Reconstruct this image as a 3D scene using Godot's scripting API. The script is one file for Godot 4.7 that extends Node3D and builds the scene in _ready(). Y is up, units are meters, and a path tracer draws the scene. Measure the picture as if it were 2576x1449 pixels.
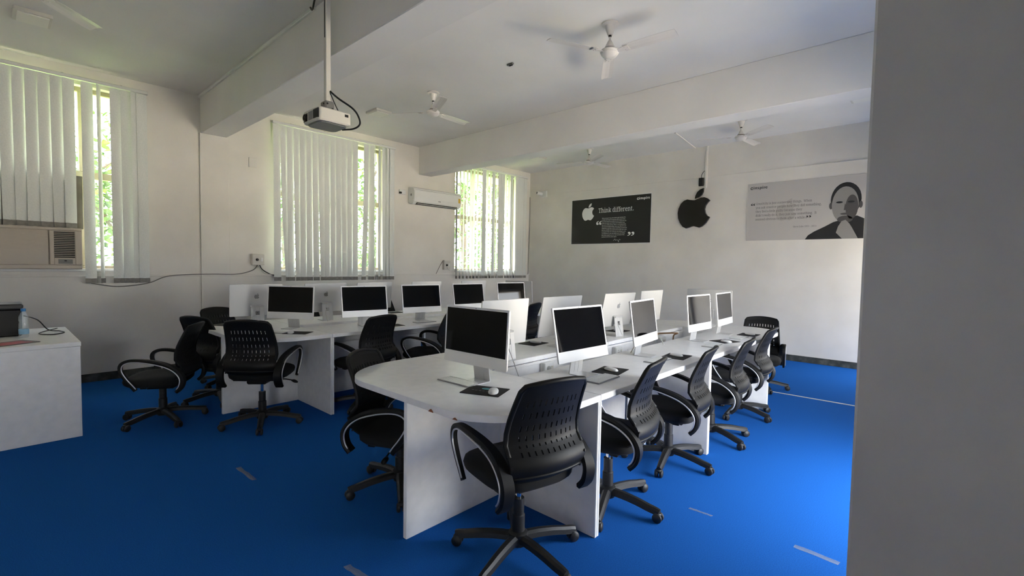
extends Node3D
# A computer classroom: two double rows of white desks with all-in-one computers, black task chairs,
# windows with vertical blinds on the left, open doorways on the right. Metres, y up.
# The window wall is the plane x = WX, the poster wall z = FZ, the ceiling y = CY.

const WX := -7.63
const FZ := -8.9
const CY := 3.73
const RX := 0.42      # inner face of the right wall
const BZ := 1.7       # inner face of the wall behind the camera
const DT := 0.80      # desk height

var M := {}
var C := {}
var taken := {}
var rng := RandomNumberGenerator.new()

# ---------------------------------------------------------------- nodes

func numbered(n: String) -> String:
	if not taken.has(n):
		taken[n] = 0
		return n
	taken[n] += 1
	return "%s_%03d" % [n, taken[n]]

func thing(called: String, label: String, category: String, at := Vector3.ZERO, turn := 0.0, group := "") -> Node3D:
	var o := Node3D.new()
	o.name = numbered(called)
	add_child(o)
	o.position = at
	o.rotation.y = deg_to_rad(turn)
	tag(o, label, category, group)
	return o

func tag(o: Node, label: String, category := "", group := "", kind := "") -> void:
	if label: o.set_meta("label", label)
	if category: o.set_meta("category", category)
	if group: o.set_meta("group", group)
	if kind: o.set_meta("kind", kind)

func put(called: String, m: Mesh, mat: Material, parent: Node = null, at := Transform3D.IDENTITY) -> MeshInstance3D:
	var o := MeshInstance3D.new()
	o.mesh = m
	o.material_override = mat
	o.transform = at
	o.cast_shadow = GeometryInstance3D.SHADOW_CASTING_SETTING_ON
	if parent == null:
		o.name = numbered(called)
		add_child(o)
	else:
		o.name = called
		parent.add_child(o, true)
	return o

func structure(called: String, m: Mesh, mat: Material) -> MeshInstance3D:
	var o := MeshInstance3D.new()
	o.mesh = m
	o.material_override = mat
	o.name = called
	add_child(o)
	o.set_meta("kind", "structure")
	return o

# ---------------------------------------------------------------- mesh building

func st() -> SurfaceTool:
	var s := SurfaceTool.new()
	s.begin(Mesh.PRIMITIVE_TRIANGLES)
	return s

func done(s: SurfaceTool) -> ArrayMesh:
	s.generate_normals()
	return s.commit()

func tf(p: Vector3, deg := Vector3.ZERO) -> Transform3D:
	return Transform3D(Basis.from_euler(deg * PI / 180.0), p)

func convex(s: SurfaceTool, pts: Array, c: Vector3) -> void:
	# a convex polygon whose outside looks away from c
	var mid := Vector3.ZERO
	for p in pts: mid += p
	mid /= pts.size()
	var n: Vector3 = (pts[1] - pts[0]).cross(pts[2] - pts[0])
	var q := pts
	if n.dot(mid - c) > 0.0:
		q = pts.duplicate()
		q.reverse()
	for i in range(1, q.size() - 1):
		s.add_vertex(q[0]); s.add_vertex(q[i]); s.add_vertex(q[i + 1])

func bx(s: SurfaceTool, x: Transform3D, size: Vector3, b := 0.003) -> void:
	s.set_smooth_group(-1)
	var h := size / 2.0
	b = minf(b, minf(h.x, minf(h.y, h.z)) * 0.6)
	var c: Vector3 = x.origin
	var v := {}
	for sx in [-1, 1]:
		for sy in [-1, 1]:
			for sz in [-1, 1]:
				v[[sx, sy, sz, 0]] = x * Vector3(sx * h.x, sy * (h.y - b), sz * (h.z - b))
				v[[sx, sy, sz, 1]] = x * Vector3(sx * (h.x - b), sy * h.y, sz * (h.z - b))
				v[[sx, sy, sz, 2]] = x * Vector3(sx * (h.x - b), sy * (h.y - b), sz * h.z)
				if b > 0.0:
					convex(s, [v[[sx, sy, sz, 0]], v[[sx, sy, sz, 1]], v[[sx, sy, sz, 2]]], c)
	for g in [-1, 1]:
		convex(s, [v[[g, -1, -1, 0]], v[[g, 1, -1, 0]], v[[g, 1, 1, 0]], v[[g, -1, 1, 0]]], c)
		convex(s, [v[[-1, g, -1, 1]], v[[1, g, -1, 1]], v[[1, g, 1, 1]], v[[-1, g, 1, 1]]], c)
		convex(s, [v[[-1, -1, g, 2]], v[[1, -1, g, 2]], v[[1, 1, g, 2]], v[[-1, 1, g, 2]]], c)
		if b > 0.0:
			for k in [-1, 1]:
				convex(s, [v[[g, k, -1, 0]], v[[g, k, 1, 0]], v[[g, k, 1, 1]], v[[g, k, -1, 1]]], c)
				convex(s, [v[[g, -1, k, 0]], v[[g, 1, k, 0]], v[[g, 1, k, 2]], v[[g, -1, k, 2]]], c)
				convex(s, [v[[-1, g, k, 1]], v[[1, g, k, 1]], v[[1, g, k, 2]], v[[-1, g, k, 2]]], c)

func box_mesh(size: Vector3, b := 0.003, at := Vector3.ZERO) -> ArrayMesh:
	var s := st()
	bx(s, tf(at), size, b)
	return done(s)

func span(s: SurfaceTool, a: Vector3, b: Vector3, bevel := 0.0) -> void:
	# box between two corners
	bx(s, tf((a + b) / 2.0), (b - a).abs(), bevel)

func span_mesh(a: Vector3, b: Vector3, bevel := 0.003) -> ArrayMesh:
	var s := st()
	span(s, a, b, bevel)
	return done(s)  # first pair is a doorway added behind the camera to brighten the front bay

func lathe(s: SurfaceTool, x: Transform3D, prof: Array, n := 20) -> void:
	# profile of Vector2(radius, height), listed from top to bottom or bottom to top; outside looks away from the axis
	var group := 1
	for i in prof.size() - 1:
		var a: Vector2 = prof[i]
		var b: Vector2 = prof[i + 1]
		if i > 0:
			var u: Vector2 = (a - prof[i - 1]).normalized()
			if u.dot((b - a).normalized()) < 0.8: group += 1
		s.set_smooth_group(group)
		var up := b.y >= a.y
		for k in n:
			var t0 := TAU * k / n  # the first one frames the added light opening
			var t1 := TAU * (k + 1) / n
			var p00 := x * Vector3(a.x * cos(t0), a.y, a.x * sin(t0))
			var p01 := x * Vector3(a.x * cos(t1), a.y, a.x * sin(t1))
			var p10 := x * Vector3(b.x * cos(t0), b.y, b.x * sin(t0))
			var p11 := x * Vector3(b.x * cos(t1), b.y, b.x * sin(t1))
			var q := [p00, p01, p11, p10] if up else [p10, p11, p01, p00]
			if a.x > 1e-6 and b.x > 1e-6:
				s.add_vertex(q[0]); s.add_vertex(q[1]); s.add_vertex(q[2])
				s.add_vertex(q[0]); s.add_vertex(q[2]); s.add_vertex(q[3])
			elif a.x > 1e-6:
				if up: s.add_vertex(p00); s.add_vertex(p01); s.add_vertex(p11)
				else: s.add_vertex(p01); s.add_vertex(p00); s.add_vertex(p11)
			elif b.x > 1e-6:
				if up: s.add_vertex(p00); s.add_vertex(p11); s.add_vertex(p10)
				else: s.add_vertex(p00); s.add_vertex(p10); s.add_vertex(p11)

func cyl(s: SurfaceTool, x: Transform3D, r: float, y0: float, y1: float, n := 16, r1 := -1.0) -> void:
	if r1 < 0.0: r1 = r
	lathe(s, x, [Vector2(0, y0), Vector2(r, y0), Vector2(r1, y1), Vector2(0, y1)], n)

func tube(s: SurfaceTool, pts: Array, r: float, n := 7, radii := []) -> void:
	s.set_smooth_group(9)
	var prev_ring := []
	var side := Vector3.ZERO
	for i in pts.size():
		var t: Vector3 = (pts[mini(i + 1, pts.size() - 1)] - pts[maxi(i - 1, 0)]).normalized()
		if side == Vector3.ZERO:
			side = t.cross(Vector3.UP if absf(t.y) < 0.9 else Vector3.RIGHT).normalized()
		side = (side - t * side.dot(t)).normalized()
		var up := t.cross(side)
		var rr: float = radii[i] if radii else r
		var ring := []
		for k in n:
			var a := TAU * k / n
			ring.append(pts[i] + (side * cos(a) + up * sin(a)) * rr)
		if prev_ring:
			for k in n:
				var l := (k + 1) % n
				s.add_vertex(prev_ring[k]); s.add_vertex(prev_ring[l]); s.add_vertex(ring[l])
				s.add_vertex(prev_ring[k]); s.add_vertex(ring[l]); s.add_vertex(ring[k])
		if i == 0 or i == pts.size() - 1:
			for k in range(1, n - 1):
				if i == 0: s.add_vertex(ring[0]); s.add_vertex(ring[k + 1]); s.add_vertex(ring[k])
				else: s.add_vertex(ring[0]); s.add_vertex(ring[k]); s.add_vertex(ring[k + 1])
		prev_ring = ring

func tube_mesh(pts: Array, r: float, n := 7) -> ArrayMesh:
	var s := st()
	tube(s, pts, r, n)
	return done(s)

func spline(ctrl: Array, per := 5) -> Array:
	# Catmull-Rom through the points
	var out := []
	for i in ctrl.size() - 1:
		var p0: Vector3 = ctrl[maxi(i - 1, 0)]
		var p1: Vector3 = ctrl[i]
		var p2: Vector3 = ctrl[i + 1]
		var p3: Vector3 = ctrl[mini(i + 2, ctrl.size() - 1)]
		for k in per:
			out.append(p1.cubic_interpolate(p2, p0, p3, float(k) / per))
	out.append(ctrl[-1])
	return out

func sweep(s: SurfaceTool, pts: Array, across: Vector3, sect: Array, widths := []) -> void:
	# sect of Vector2(across, outward), carried along pts; convex section
	var rings := []
	for i in pts.size():
		var t: Vector3 = (pts[mini(i + 1, pts.size() - 1)] - pts[maxi(i - 1, 0)]).normalized()
		var nrm := across.cross(t).normalized()
		var k: float = widths[i] if widths else 1.0
		var ring := []
		for q in sect: ring.append(pts[i] + across * q.x * k + nrm * q.y)
		rings.append(ring)
	var n := sect.size()
	for i in rings.size() - 1:
		var c := Vector3.ZERO
		for p in rings[i]: c += p
		for p in rings[i + 1]: c += p
		c /= 2.0 * n
		for k in n:
			s.set_smooth_group(20 + k)
			convex(s, [rings[i][k], rings[i][(k + 1) % n], rings[i + 1][(k + 1) % n]], c)
			convex(s, [rings[i][k], rings[i + 1][(k + 1) % n], rings[i + 1][k]], c)
	s.set_smooth_group(-1)
	convex(s, rings[0], rings[1][0] * 0.5 + rings[1][n / 2] * 0.5)
	convex(s, rings[-1], rings[-2][0] * 0.5 + rings[-2][n / 2] * 0.5)

func extrude(s: SurfaceTool, x: Transform3D, poly: Array, depth: float, b := 0.0, smooth := false) -> void:
	# a polygon in local xy, extruded from z = 0 to z = depth, edges chamfered by b
	var p := PackedVector2Array(poly)
	if Geometry2D.is_polygon_clockwise(p): p.reverse()
	var n := p.size()
	var inner := PackedVector2Array()
	for i in n:
		var e0 := (p[i] - p[(i + n - 1) % n]).normalized()
		var e1 := (p[(i + 1) % n] - p[i]).normalized()
		var m := (e0 + e1).normalized()
		var k := 1.0 / maxf(0.5, m.dot(e0))
		inner.append(p[i] + Vector2(-m.y, m.x) * b * k)
	var tris := Geometry2D.triangulate_polygon(inner)
	s.set_smooth_group(-1)
	for i in range(0, tris.size(), 3):
		var a := inner[tris[i]]
		var bb := inner[tris[i + 1]]
		var c := inner[tris[i + 2]]
		if (bb - a).cross(c - a) < 0.0:
			var w := bb
			bb = c
			c = w
		s.add_vertex(x * Vector3(a.x, a.y, depth)); s.add_vertex(x * Vector3(c.x, c.y, depth)); s.add_vertex(x * Vector3(bb.x, bb.y, depth))
		s.add_vertex(x * Vector3(a.x, a.y, 0)); s.add_vertex(x * Vector3(bb.x, bb.y, 0)); s.add_vertex(x * Vector3(c.x, c.y, 0))
	var lv := [[inner, 0.0], [p, b], [p, depth - b], [inner, depth]] if b > 0.0 else [[p, 0.0], [p, depth]]
	for j in lv.size() - 1:
		s.set_smooth_group(40 + j if smooth else -1)
		for i in n:
			var l := (i + 1) % n
			var a: Vector3 = x * Vector3(lv[j][0][i].x, lv[j][0][i].y, lv[j][1])
			var bb: Vector3 = x * Vector3(lv[j][0][l].x, lv[j][0][l].y, lv[j][1])
			var c: Vector3 = x * Vector3(lv[j + 1][0][l].x, lv[j + 1][0][l].y, lv[j + 1][1])
			var d: Vector3 = x * Vector3(lv[j + 1][0][i].x, lv[j + 1][0][i].y, lv[j + 1][1])
			s.add_vertex(a); s.add_vertex(c); s.add_vertex(bb)
			s.add_vertex(a); s.add_vertex(d); s.add_vertex(c)

func extrude_mesh(poly: Array, depth: float, b := 0.0, smooth := false, x := Transform3D.IDENTITY) -> ArrayMesh:
	var s := st()
	extrude(s, x, poly, depth, b, smooth)
	return done(s)

func rounded(x0: float, y0: float, x1: float, y1: float, r: float, n := 5) -> Array:
	var out := []
	var cs := [Vector2(x1 - r, y1 - r), Vector2(x0 + r, y1 - r), Vector2(x0 + r, y0 + r), Vector2(x1 - r, y0 + r)]
	for q in 4:
		for k in n + 1:
			var a: float = PI / 2 * (q + float(k) / n)
			out.append(cs[q] + Vector2(cos(a), sin(a)) * r)
	return out

func rings(s: SurfaceTool, x: Transform3D, levels: Array, n := 36, power := 4.0) -> void:
	# superelliptic cushion: levels of [half width, half depth, y, z shift]
	var all := []
	for l in levels:
		var ring := []
		for k in n:
			var a := TAU * k / n
			var c := cos(a)
			var d := sin(a)
			var rr := pow(pow(absf(c), power) + pow(absf(d), power), -1.0 / power)
			ring.append(x * Vector3(l[0] * rr * c, l[2], l[1] * rr * d + l[3]))
		all.append(ring)
	s.set_smooth_group(3)
	for i in all.size() - 1:
		for k in n:
			var m := (k + 1) % n
			s.add_vertex(all[i][k]); s.add_vertex(all[i][m]); s.add_vertex(all[i + 1][m])
			s.add_vertex(all[i][k]); s.add_vertex(all[i + 1][m]); s.add_vertex(all[i + 1][k])
	for k in range(1, n - 1):
		s.add_vertex(all[0][0]); s.add_vertex(all[0][k + 1]); s.add_vertex(all[0][k])
		s.add_vertex(all[-1][0]); s.add_vertex(all[-1][k]); s.add_vertex(all[-1][k + 1])

func text_mesh(t: String, height: float, font: String, weight := 400, italic := false, spacing := 0.0) -> TextMesh:
	var f := SystemFont.new()
	f.font_names = PackedStringArray([font])
	f.font_weight = weight
	f.font_italic = italic
	var m := TextMesh.new()
	m.font = f
	m.text = t
	m.font_size = 48
	m.pixel_size = height / 48.0
	m.depth = 0.0012
	m.curve_step = 2.0
	m.line_spacing = spacing
	m.horizontal_alignment = HORIZONTAL_ALIGNMENT_LEFT
	m.vertical_alignment = VERTICAL_ALIGNMENT_TOP
	return m

# ---------------------------------------------------------------- materials

func noise_image(size: int, freq: float, octaves: int, lo: Color, hi: Color, sd: int, contrast := 1.0) -> ImageTexture:
	var f := FastNoiseLite.new()
	f.seed = sd
	f.noise_type = FastNoiseLite.TYPE_SIMPLEX_SMOOTH
	f.frequency = freq
	f.fractal_octaves = octaves
	var src := f.get_seamless_image(size, size)
	var im := Image.create(size, size, false, Image.FORMAT_RGB8)
	for y in size:
		for x in size:
			var v := clampf((src.get_pixel(x, y).r - 0.5) * contrast + 0.5, 0.0, 1.0)
			im.set_pixel(x, y, lo.lerp(hi, v))
	return ImageTexture.create_from_image(im)

func mat(called: String, c: Color, rough := 0.6, metal := 0.0) -> StandardMaterial3D:
	var m := StandardMaterial3D.new()
	m.resource_name = called
	m.albedo_color = c
	m.roughness = rough
	m.metallic = metal
	M[called] = m
	return m

func patterned(called: String, tex: Texture2D, scale: float, rough: float) -> StandardMaterial3D:
	var m := mat(called, Color.WHITE, rough)
	m.albedo_texture = tex
	m.uv1_triplanar = true
	m.uv1_world_triplanar = true
	m.uv1_scale = Vector3.ONE * scale
	return m

func make_materials() -> void:
	patterned("wall_paint", noise_image(512, 0.006, 5, Color(0.85, 0.832, 0.802), Color(0.89, 0.874, 0.848), 3, 1.3), 0.31, 0.85)
	patterned("ceiling_paint", noise_image(256, 0.008, 4, Color(0.845, 0.835, 0.82), Color(0.895, 0.885, 0.875), 5), 0.23, 0.9)
	patterned("column_paint", noise_image(256, 0.01, 4, Color(0.85, 0.835, 0.81), Color(0.90, 0.89, 0.865), 8), 0.4, 0.85)
	var carpet := patterned("blue_carpet", noise_image(512, 0.16, 3, Color(0.11, 0.31, 0.57), Color(0.13, 0.39, 0.71), 11, 1.2), 1.7, 0.95)
	carpet.metallic_specular = 0.12
	patterned("laminate", noise_image(256, 0.05, 4, Color(0.885, 0.885, 0.885), Color(0.925, 0.922, 0.92), 21), 0.8, 0.34)
	patterned("board_edge", noise_image(128, 0.05, 3, Color(0.90, 0.895, 0.89), Color(0.93, 0.925, 0.92), 23), 1.0, 0.45)
	mat("chipboard", Color(0.55, 0.33, 0.2), 0.9)
	patterned("skirting", noise_image(256, 0.03, 4, Color(0.16, 0.17, 0.16), Color(0.36, 0.36, 0.33), 31, 1.4), 0.9, 0.7)
	patterned("black_plastic", noise_image(128, 0.2, 2, Color(0.045, 0.045, 0.045), Color(0.075, 0.075, 0.074), 41), 5.0, 0.5).metallic_specular = 0.36
	patterned("black_fabric", noise_image(128, 0.3, 2, Color(0.03, 0.03, 0.032), Color(0.065, 0.065, 0.066), 43), 9.0, 0.95)
	patterned("base_plastic", noise_image(128, 0.1, 3, Color(0.07, 0.07, 0.07), Color(0.14, 0.135, 0.13), 45), 3.0, 0.5)
	mat("chrome", Color(0.86, 0.86, 0.87), 0.12, 1.0)
	mat("silver_strip", Color(0.82, 0.82, 0.83), 0.3, 0.6)
	mat("clear_wrap", Color(0.95, 0.97, 1.0, 0.25), 0.2).transparency = BaseMaterial3D.TRANSPARENCY_ALPHA
	mat("aluminium", Color(0.80, 0.80, 0.80), 0.38, 0.35)
	mat("bezel", Color(0.90, 0.90, 0.90), 0.2)
	mat("screen_glass", Color(0.012, 0.012, 0.014), 0.04).metallic_specular = 0.33
	mat("emblem_metal", Color(0.62, 0.62, 0.63), 0.2, 0.5)
	mat("white_plastic", Color(0.86, 0.86, 0.85), 0.35)
	mat("off_white_plastic", Color(0.80, 0.785, 0.75), 0.45)
	mat("warm_white_plastic", Color(0.74, 0.70, 0.645), 0.5)
	mat("grey_plastic", Color(0.45, 0.45, 0.44), 0.5)
	mat("dark_slot", Color(0.03, 0.03, 0.03), 0.7)
	mat("black_gloss", Color(0.02, 0.021, 0.021), 0.15)
	mat("keyboard_base", Color(0.62, 0.62, 0.61), 0.5)
	mat("mat_rubber", Color(0.035, 0.035, 0.04), 0.8)
	mat("teal_print", Color(0.35, 0.62, 0.62), 0.7)
	mat("grey_print", Color(0.30, 0.30, 0.31), 0.7)
	mat("cable_black", Color(0.03, 0.03, 0.03), 0.5)
	mat("cable_white", Color(0.80, 0.79, 0.77), 0.5)
	mat("cable_grey", Color(0.42, 0.41, 0.39), 0.5)
	mat("cable_tan", Color(0.62, 0.48, 0.33), 0.6)
	mat("fan_enamel", Color(0.84, 0.82, 0.80), 0.3)
	mat("fan_band", Color(0.32, 0.29, 0.2), 0.4)
	mat("frame_aluminium", Color(0.66, 0.61, 0.53), 0.4, 0.3)
	var g := mat("window_glass", Color(0.92, 0.97, 0.94, 0.06), 0.0)
	g.transparency = BaseMaterial3D.TRANSPARENCY_ALPHA
	var bl := patterned("blind_fabric", noise_image(256, 0.12, 3, Color(0.83, 0.84, 0.82), Color(0.89, 0.895, 0.88), 51), 1.6, 0.9)
	bl.backlight = Color(1.0, 1.0, 0.95)
	patterned("blind_pocket", noise_image(128, 0.1, 3, Color(0.47, 0.46, 0.44), Color(0.56, 0.55, 0.53), 53), 1.6, 0.9)
	patterned("filler_board", noise_image(128, 0.05, 3, Color(0.40, 0.37, 0.33), Color(0.5, 0.47, 0.42), 55), 0.8, 0.8)
	mat("poster_black", Color(0.075, 0.075, 0.073), 0.5)
	mat("poster_white", Color(0.86, 0.855, 0.85), 0.5)
	mat("poster_grey", Color(0.735, 0.72, 0.705), 0.55)
	mat("print_white", Color(0.88, 0.88, 0.88), 0.5)
	mat("print_dark", Color(0.13, 0.13, 0.13), 0.5)
	mat("print_mid", Color(0.37, 0.365, 0.36), 0.5)
	mat("print_light", Color(0.685, 0.665, 0.64), 0.5)
	mat("print_skin", Color(0.55, 0.54, 0.53), 0.5)
	mat("print_shade", Color(0.30, 0.295, 0.29), 0.5)
	mat("clear_tape", Color(0.62, 0.68, 0.78, 0.32), 0.4).transparency = BaseMaterial3D.TRANSPARENCY_ALPHA
	mat("line_tape", Color(0.72, 0.74, 0.72), 0.6)
	var bo := mat("bottle_plastic", Color(0.86, 0.93, 0.97, 0.2), 0.05)
	bo.transparency = BaseMaterial3D.TRANSPARENCY_ALPHA
	mat("bottle_cap", Color(0.15, 0.48, 0.72), 0.4)
	mat("bottle_label", Color(0.55, 0.72, 0.84), 0.5)
	mat("magazine_pink", Color(0.70, 0.33, 0.37), 0.45)
	mat("magazine_grey", Color(0.40, 0.40, 0.40), 0.45)
	mat("printer_black", Color(0.03, 0.03, 0.028), 0.55)
	mat("printer_grey", Color(0.26, 0.26, 0.25), 0.5)
	mat("yellow_sticker", Color(0.85, 0.70, 0.25), 0.5)
	mat("lamp_diffuser", Color(0.88, 0.87, 0.84), 0.5)
	patterned("concrete", noise_image(256, 0.05, 4, Color(0.66, 0.65, 0.62), Color(0.78, 0.77, 0.74), 61), 0.4, 0.9)
	patterned("bounce_paving", noise_image(256, 0.05, 4, Color(0.60, 0.58, 0.54), Color(0.70, 0.68, 0.64), 62), 0.4, 0.9)  # pale surface for the added bounce strip below the windows
	patterned("lawn", noise_image(256, 0.08, 4, Color(0.20, 0.34, 0.10), Color(0.42, 0.55, 0.20), 63), 0.5, 1.0)
	mat("bark", Color(0.30, 0.24, 0.18), 0.9)
	for i in 3:
		var lf := mat("leaf_%d" % i, [Color(0.25, 0.38, 0.12), Color(0.36, 0.46, 0.14), Color(0.19, 0.32, 0.10)][i], 0.6)
		lf.backlight = Color(0.28, 0.36, 0.10)

# ---------------------------------------------------------------- task chair (faces -z)

func back_point(u: float, v: float, off: float) -> Vector3:
	# u -1..1 across, v 0..1 up the shell; off moves along the outward (rear) direction
	var ys := [0.480, 0.503, 0.539, 0.580, 0.616, 0.648, 0.680, 0.743, 0.816, 0.889, 0.943, 0.975]
	var zs := [0.16, 0.222, 0.268, 0.287, 0.28, 0.25, 0.226, 0.226, 0.247, 0.279, 0.305, 0.32]
	var ws := [0.175, 0.20, 0.215, 0.222, 0.222, 0.22, 0.218, 0.214, 0.208, 0.20, 0.194, 0.188]
	var t := v * (ys.size() - 1)
	var i := mini(int(t), ys.size() - 2)
	var f := t - i
	var y: float = lerpf(ys[i], ys[i + 1], f)
	var z: float = lerpf(zs[i], zs[i + 1], f)
	var w: float = lerpf(ws[i], ws[i + 1], f)
	var i0 := maxi(i - 1, 0)
	var tang := Vector2(zs[i + 1] - zs[i0], ys[i + 1] - ys[i0]).normalized()
	var bend := 0.04 * u * u
	y += 0.022 * (1.0 - u * u) * smoothstep(0.6, 1.0, v)
	# round the two upper corners
	var corner := smoothstep(0.9, 1.0, v)
	w *= 1.0 - 0.035 * corner * corner
	return Vector3(u * w, y - tang.x * off, z - bend + tang.y * off)

func chair_back() -> ArrayMesh:
	var us := [-1.0, -0.93, -0.84]
	var slots := 10
	for k in slots:
		var c := lerpf(-0.70, 0.70, k / (slots - 1.0))
		us.append(c - 0.018); us.append(c + 0.018)
	us.append_array([0.84, 0.93, 1.0])
	var vs := [0.0, 0.05, 0.1, 0.15, 0.2, 0.25, 0.3, 0.35, 0.39]
	var hole_rows := {}
	for q in [[0.435, 0.022], [0.515, 0.015], [0.585, 0.017], [0.655, 0.017], [0.73, 0.019], [0.805, 0.020]]:
		hole_rows[vs.size()] = 1
		vs.append(q[0] - q[1]); vs.append(q[0] + q[1])
	vs.append_array([0.86, 0.9, 0.935, 0.97, 1.0])
	var hole := func(i: int, j: int) -> bool:
		return hole_rows.has(j) and i >= 3 and i <= 1 + 2 * slots and (i - 3) % 2 == 0
	var s := st()
	var thick := 0.009
	for j in vs.size() - 1:
		for i in us.size() - 1:
			if hole.call(i, j): continue
			var q := []
			for side in [0.0, thick]:
				for c in [[0, 0], [1, 0], [1, 1], [0, 1]]:
					q.append(back_point(us[i + c[0]], vs[j + c[1]], side))
			var mid: Vector3 = (q[0] + q[2] + q[4] + q[6]) / 4.0
			s.set_smooth_group(5)
			convex(s, [q[0], q[1], q[2]], mid); convex(s, [q[0], q[2], q[3]], mid)
			s.set_smooth_group(6)
			convex(s, [q[4], q[5], q[6]], mid); convex(s, [q[4], q[6], q[7]], mid)
			s.set_smooth_group(-1)
			if i == 0 or hole.call(i - 1, j): convex(s, [q[0], q[3], q[7], q[4]], mid)
			if i == us.size() - 2 or hole.call(i + 1, j): convex(s, [q[1], q[2], q[6], q[5]], mid)
			if j == 0 or hole.call(i, j - 1): convex(s, [q[0], q[1], q[5], q[4]], mid)
			if j == vs.size() - 2 or hole.call(i, j + 1): convex(s, [q[3], q[2], q[6], q[7]], mid)
	return done(s)

func chair_rim() -> ArrayMesh:
	var pts := []
	for k in 13: pts.append(back_point(-0.97, 0.42 + 0.5 * k / 12.0, 0.004))
	for k in 17:
		var u := lerpf(-0.92, 0.92, k / 16.0)
		pts.append(back_point(u, 0.985, 0.004))
	for k in 13: pts.append(back_point(0.97, 0.92 - 0.5 * k / 12.0, 0.004))
	var s := st()
	tube(s, pts, 0.013, 8)
	# the wide rail across the top
	var rail := []
	for k in 13: rail.append(back_point(lerpf(-0.93, 0.93, k / 12.0), 0.955, 0.005))
	sweep(s, rail, Vector3(0, 0.93, 0.36).normalized(), [Vector2(-0.02, -0.007), Vector2(0.014, -0.009), Vector2(0.018, 0.0), Vector2(0.014, 0.009), Vector2(-0.02, 0.007)])
	# the ledge under the lumbar bowl
	var bowl := []
	for k in 13: bowl.append(back_point(lerpf(-0.95, 0.95, k / 12.0), 0.2, 0.008))
	tube(s, bowl, 0.009, 6)
	return done(s)

func arm_path() -> Array:
	return [Vector3(0, 0.402, 0.215), Vector3(0, 0.447, 0.252), Vector3(0, 0.517, 0.262), Vector3(0, 0.582, 0.225), Vector3(0, 0.637, 0.15), Vector3(0, 0.675, 0.05),
		Vector3(0, 0.695, -0.06), Vector3(0, 0.692, -0.145), Vector3(0, 0.662, -0.195), Vector3(0, 0.607, -0.20), Vector3(0, 0.537, -0.165), Vector3(0, 0.467, -0.115), Vector3(0, 0.432, -0.09)]

func chair_arm(side: float) -> ArrayMesh:
	var p := []
	for q in spline(arm_path(), 4): p.append(q + Vector3(side * (0.24 + 0.036 * smoothstep(0.2, -0.1, q.z)), 0, 0))
	var w := []
	for i in p.size():
		var t := i / (p.size() - 1.0)
		w.append(1.5 - 0.8 * smoothstep(0.15, 0.5, t) + 0.25 * exp(-pow((t - 0.45) / 0.12, 2.0)) - 0.2 * smoothstep(0.7, 1.0, t))
	var s := st()
	var sect := [Vector2(-0.019, -0.014), Vector2(0.019, -0.014), Vector2(0.024, 0.0), Vector2(0.019, 0.014), Vector2(-0.019, 0.014), Vector2(-0.024, 0.0)]
	sweep(s, p, Vector3(1, 0, 0), sect, w)
	return done(s)

func chair_strip(side: float) -> ArrayMesh:
	var c := Vector3(0, 0.547, 0.03)
	var p := []
	for q in spline(arm_path(), 4):
		var inward: Vector3 = (c - q).normalized()
		p.append(q + inward * 0.017 + Vector3(side * (0.273 + 0.019 * smoothstep(0.2, -0.1, q.z)), 0, 0))
	p = p.slice(2, p.size() - 1)
	var s := st()
	tube(s, p, 0.0048, 6)
	return done(s)

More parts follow.
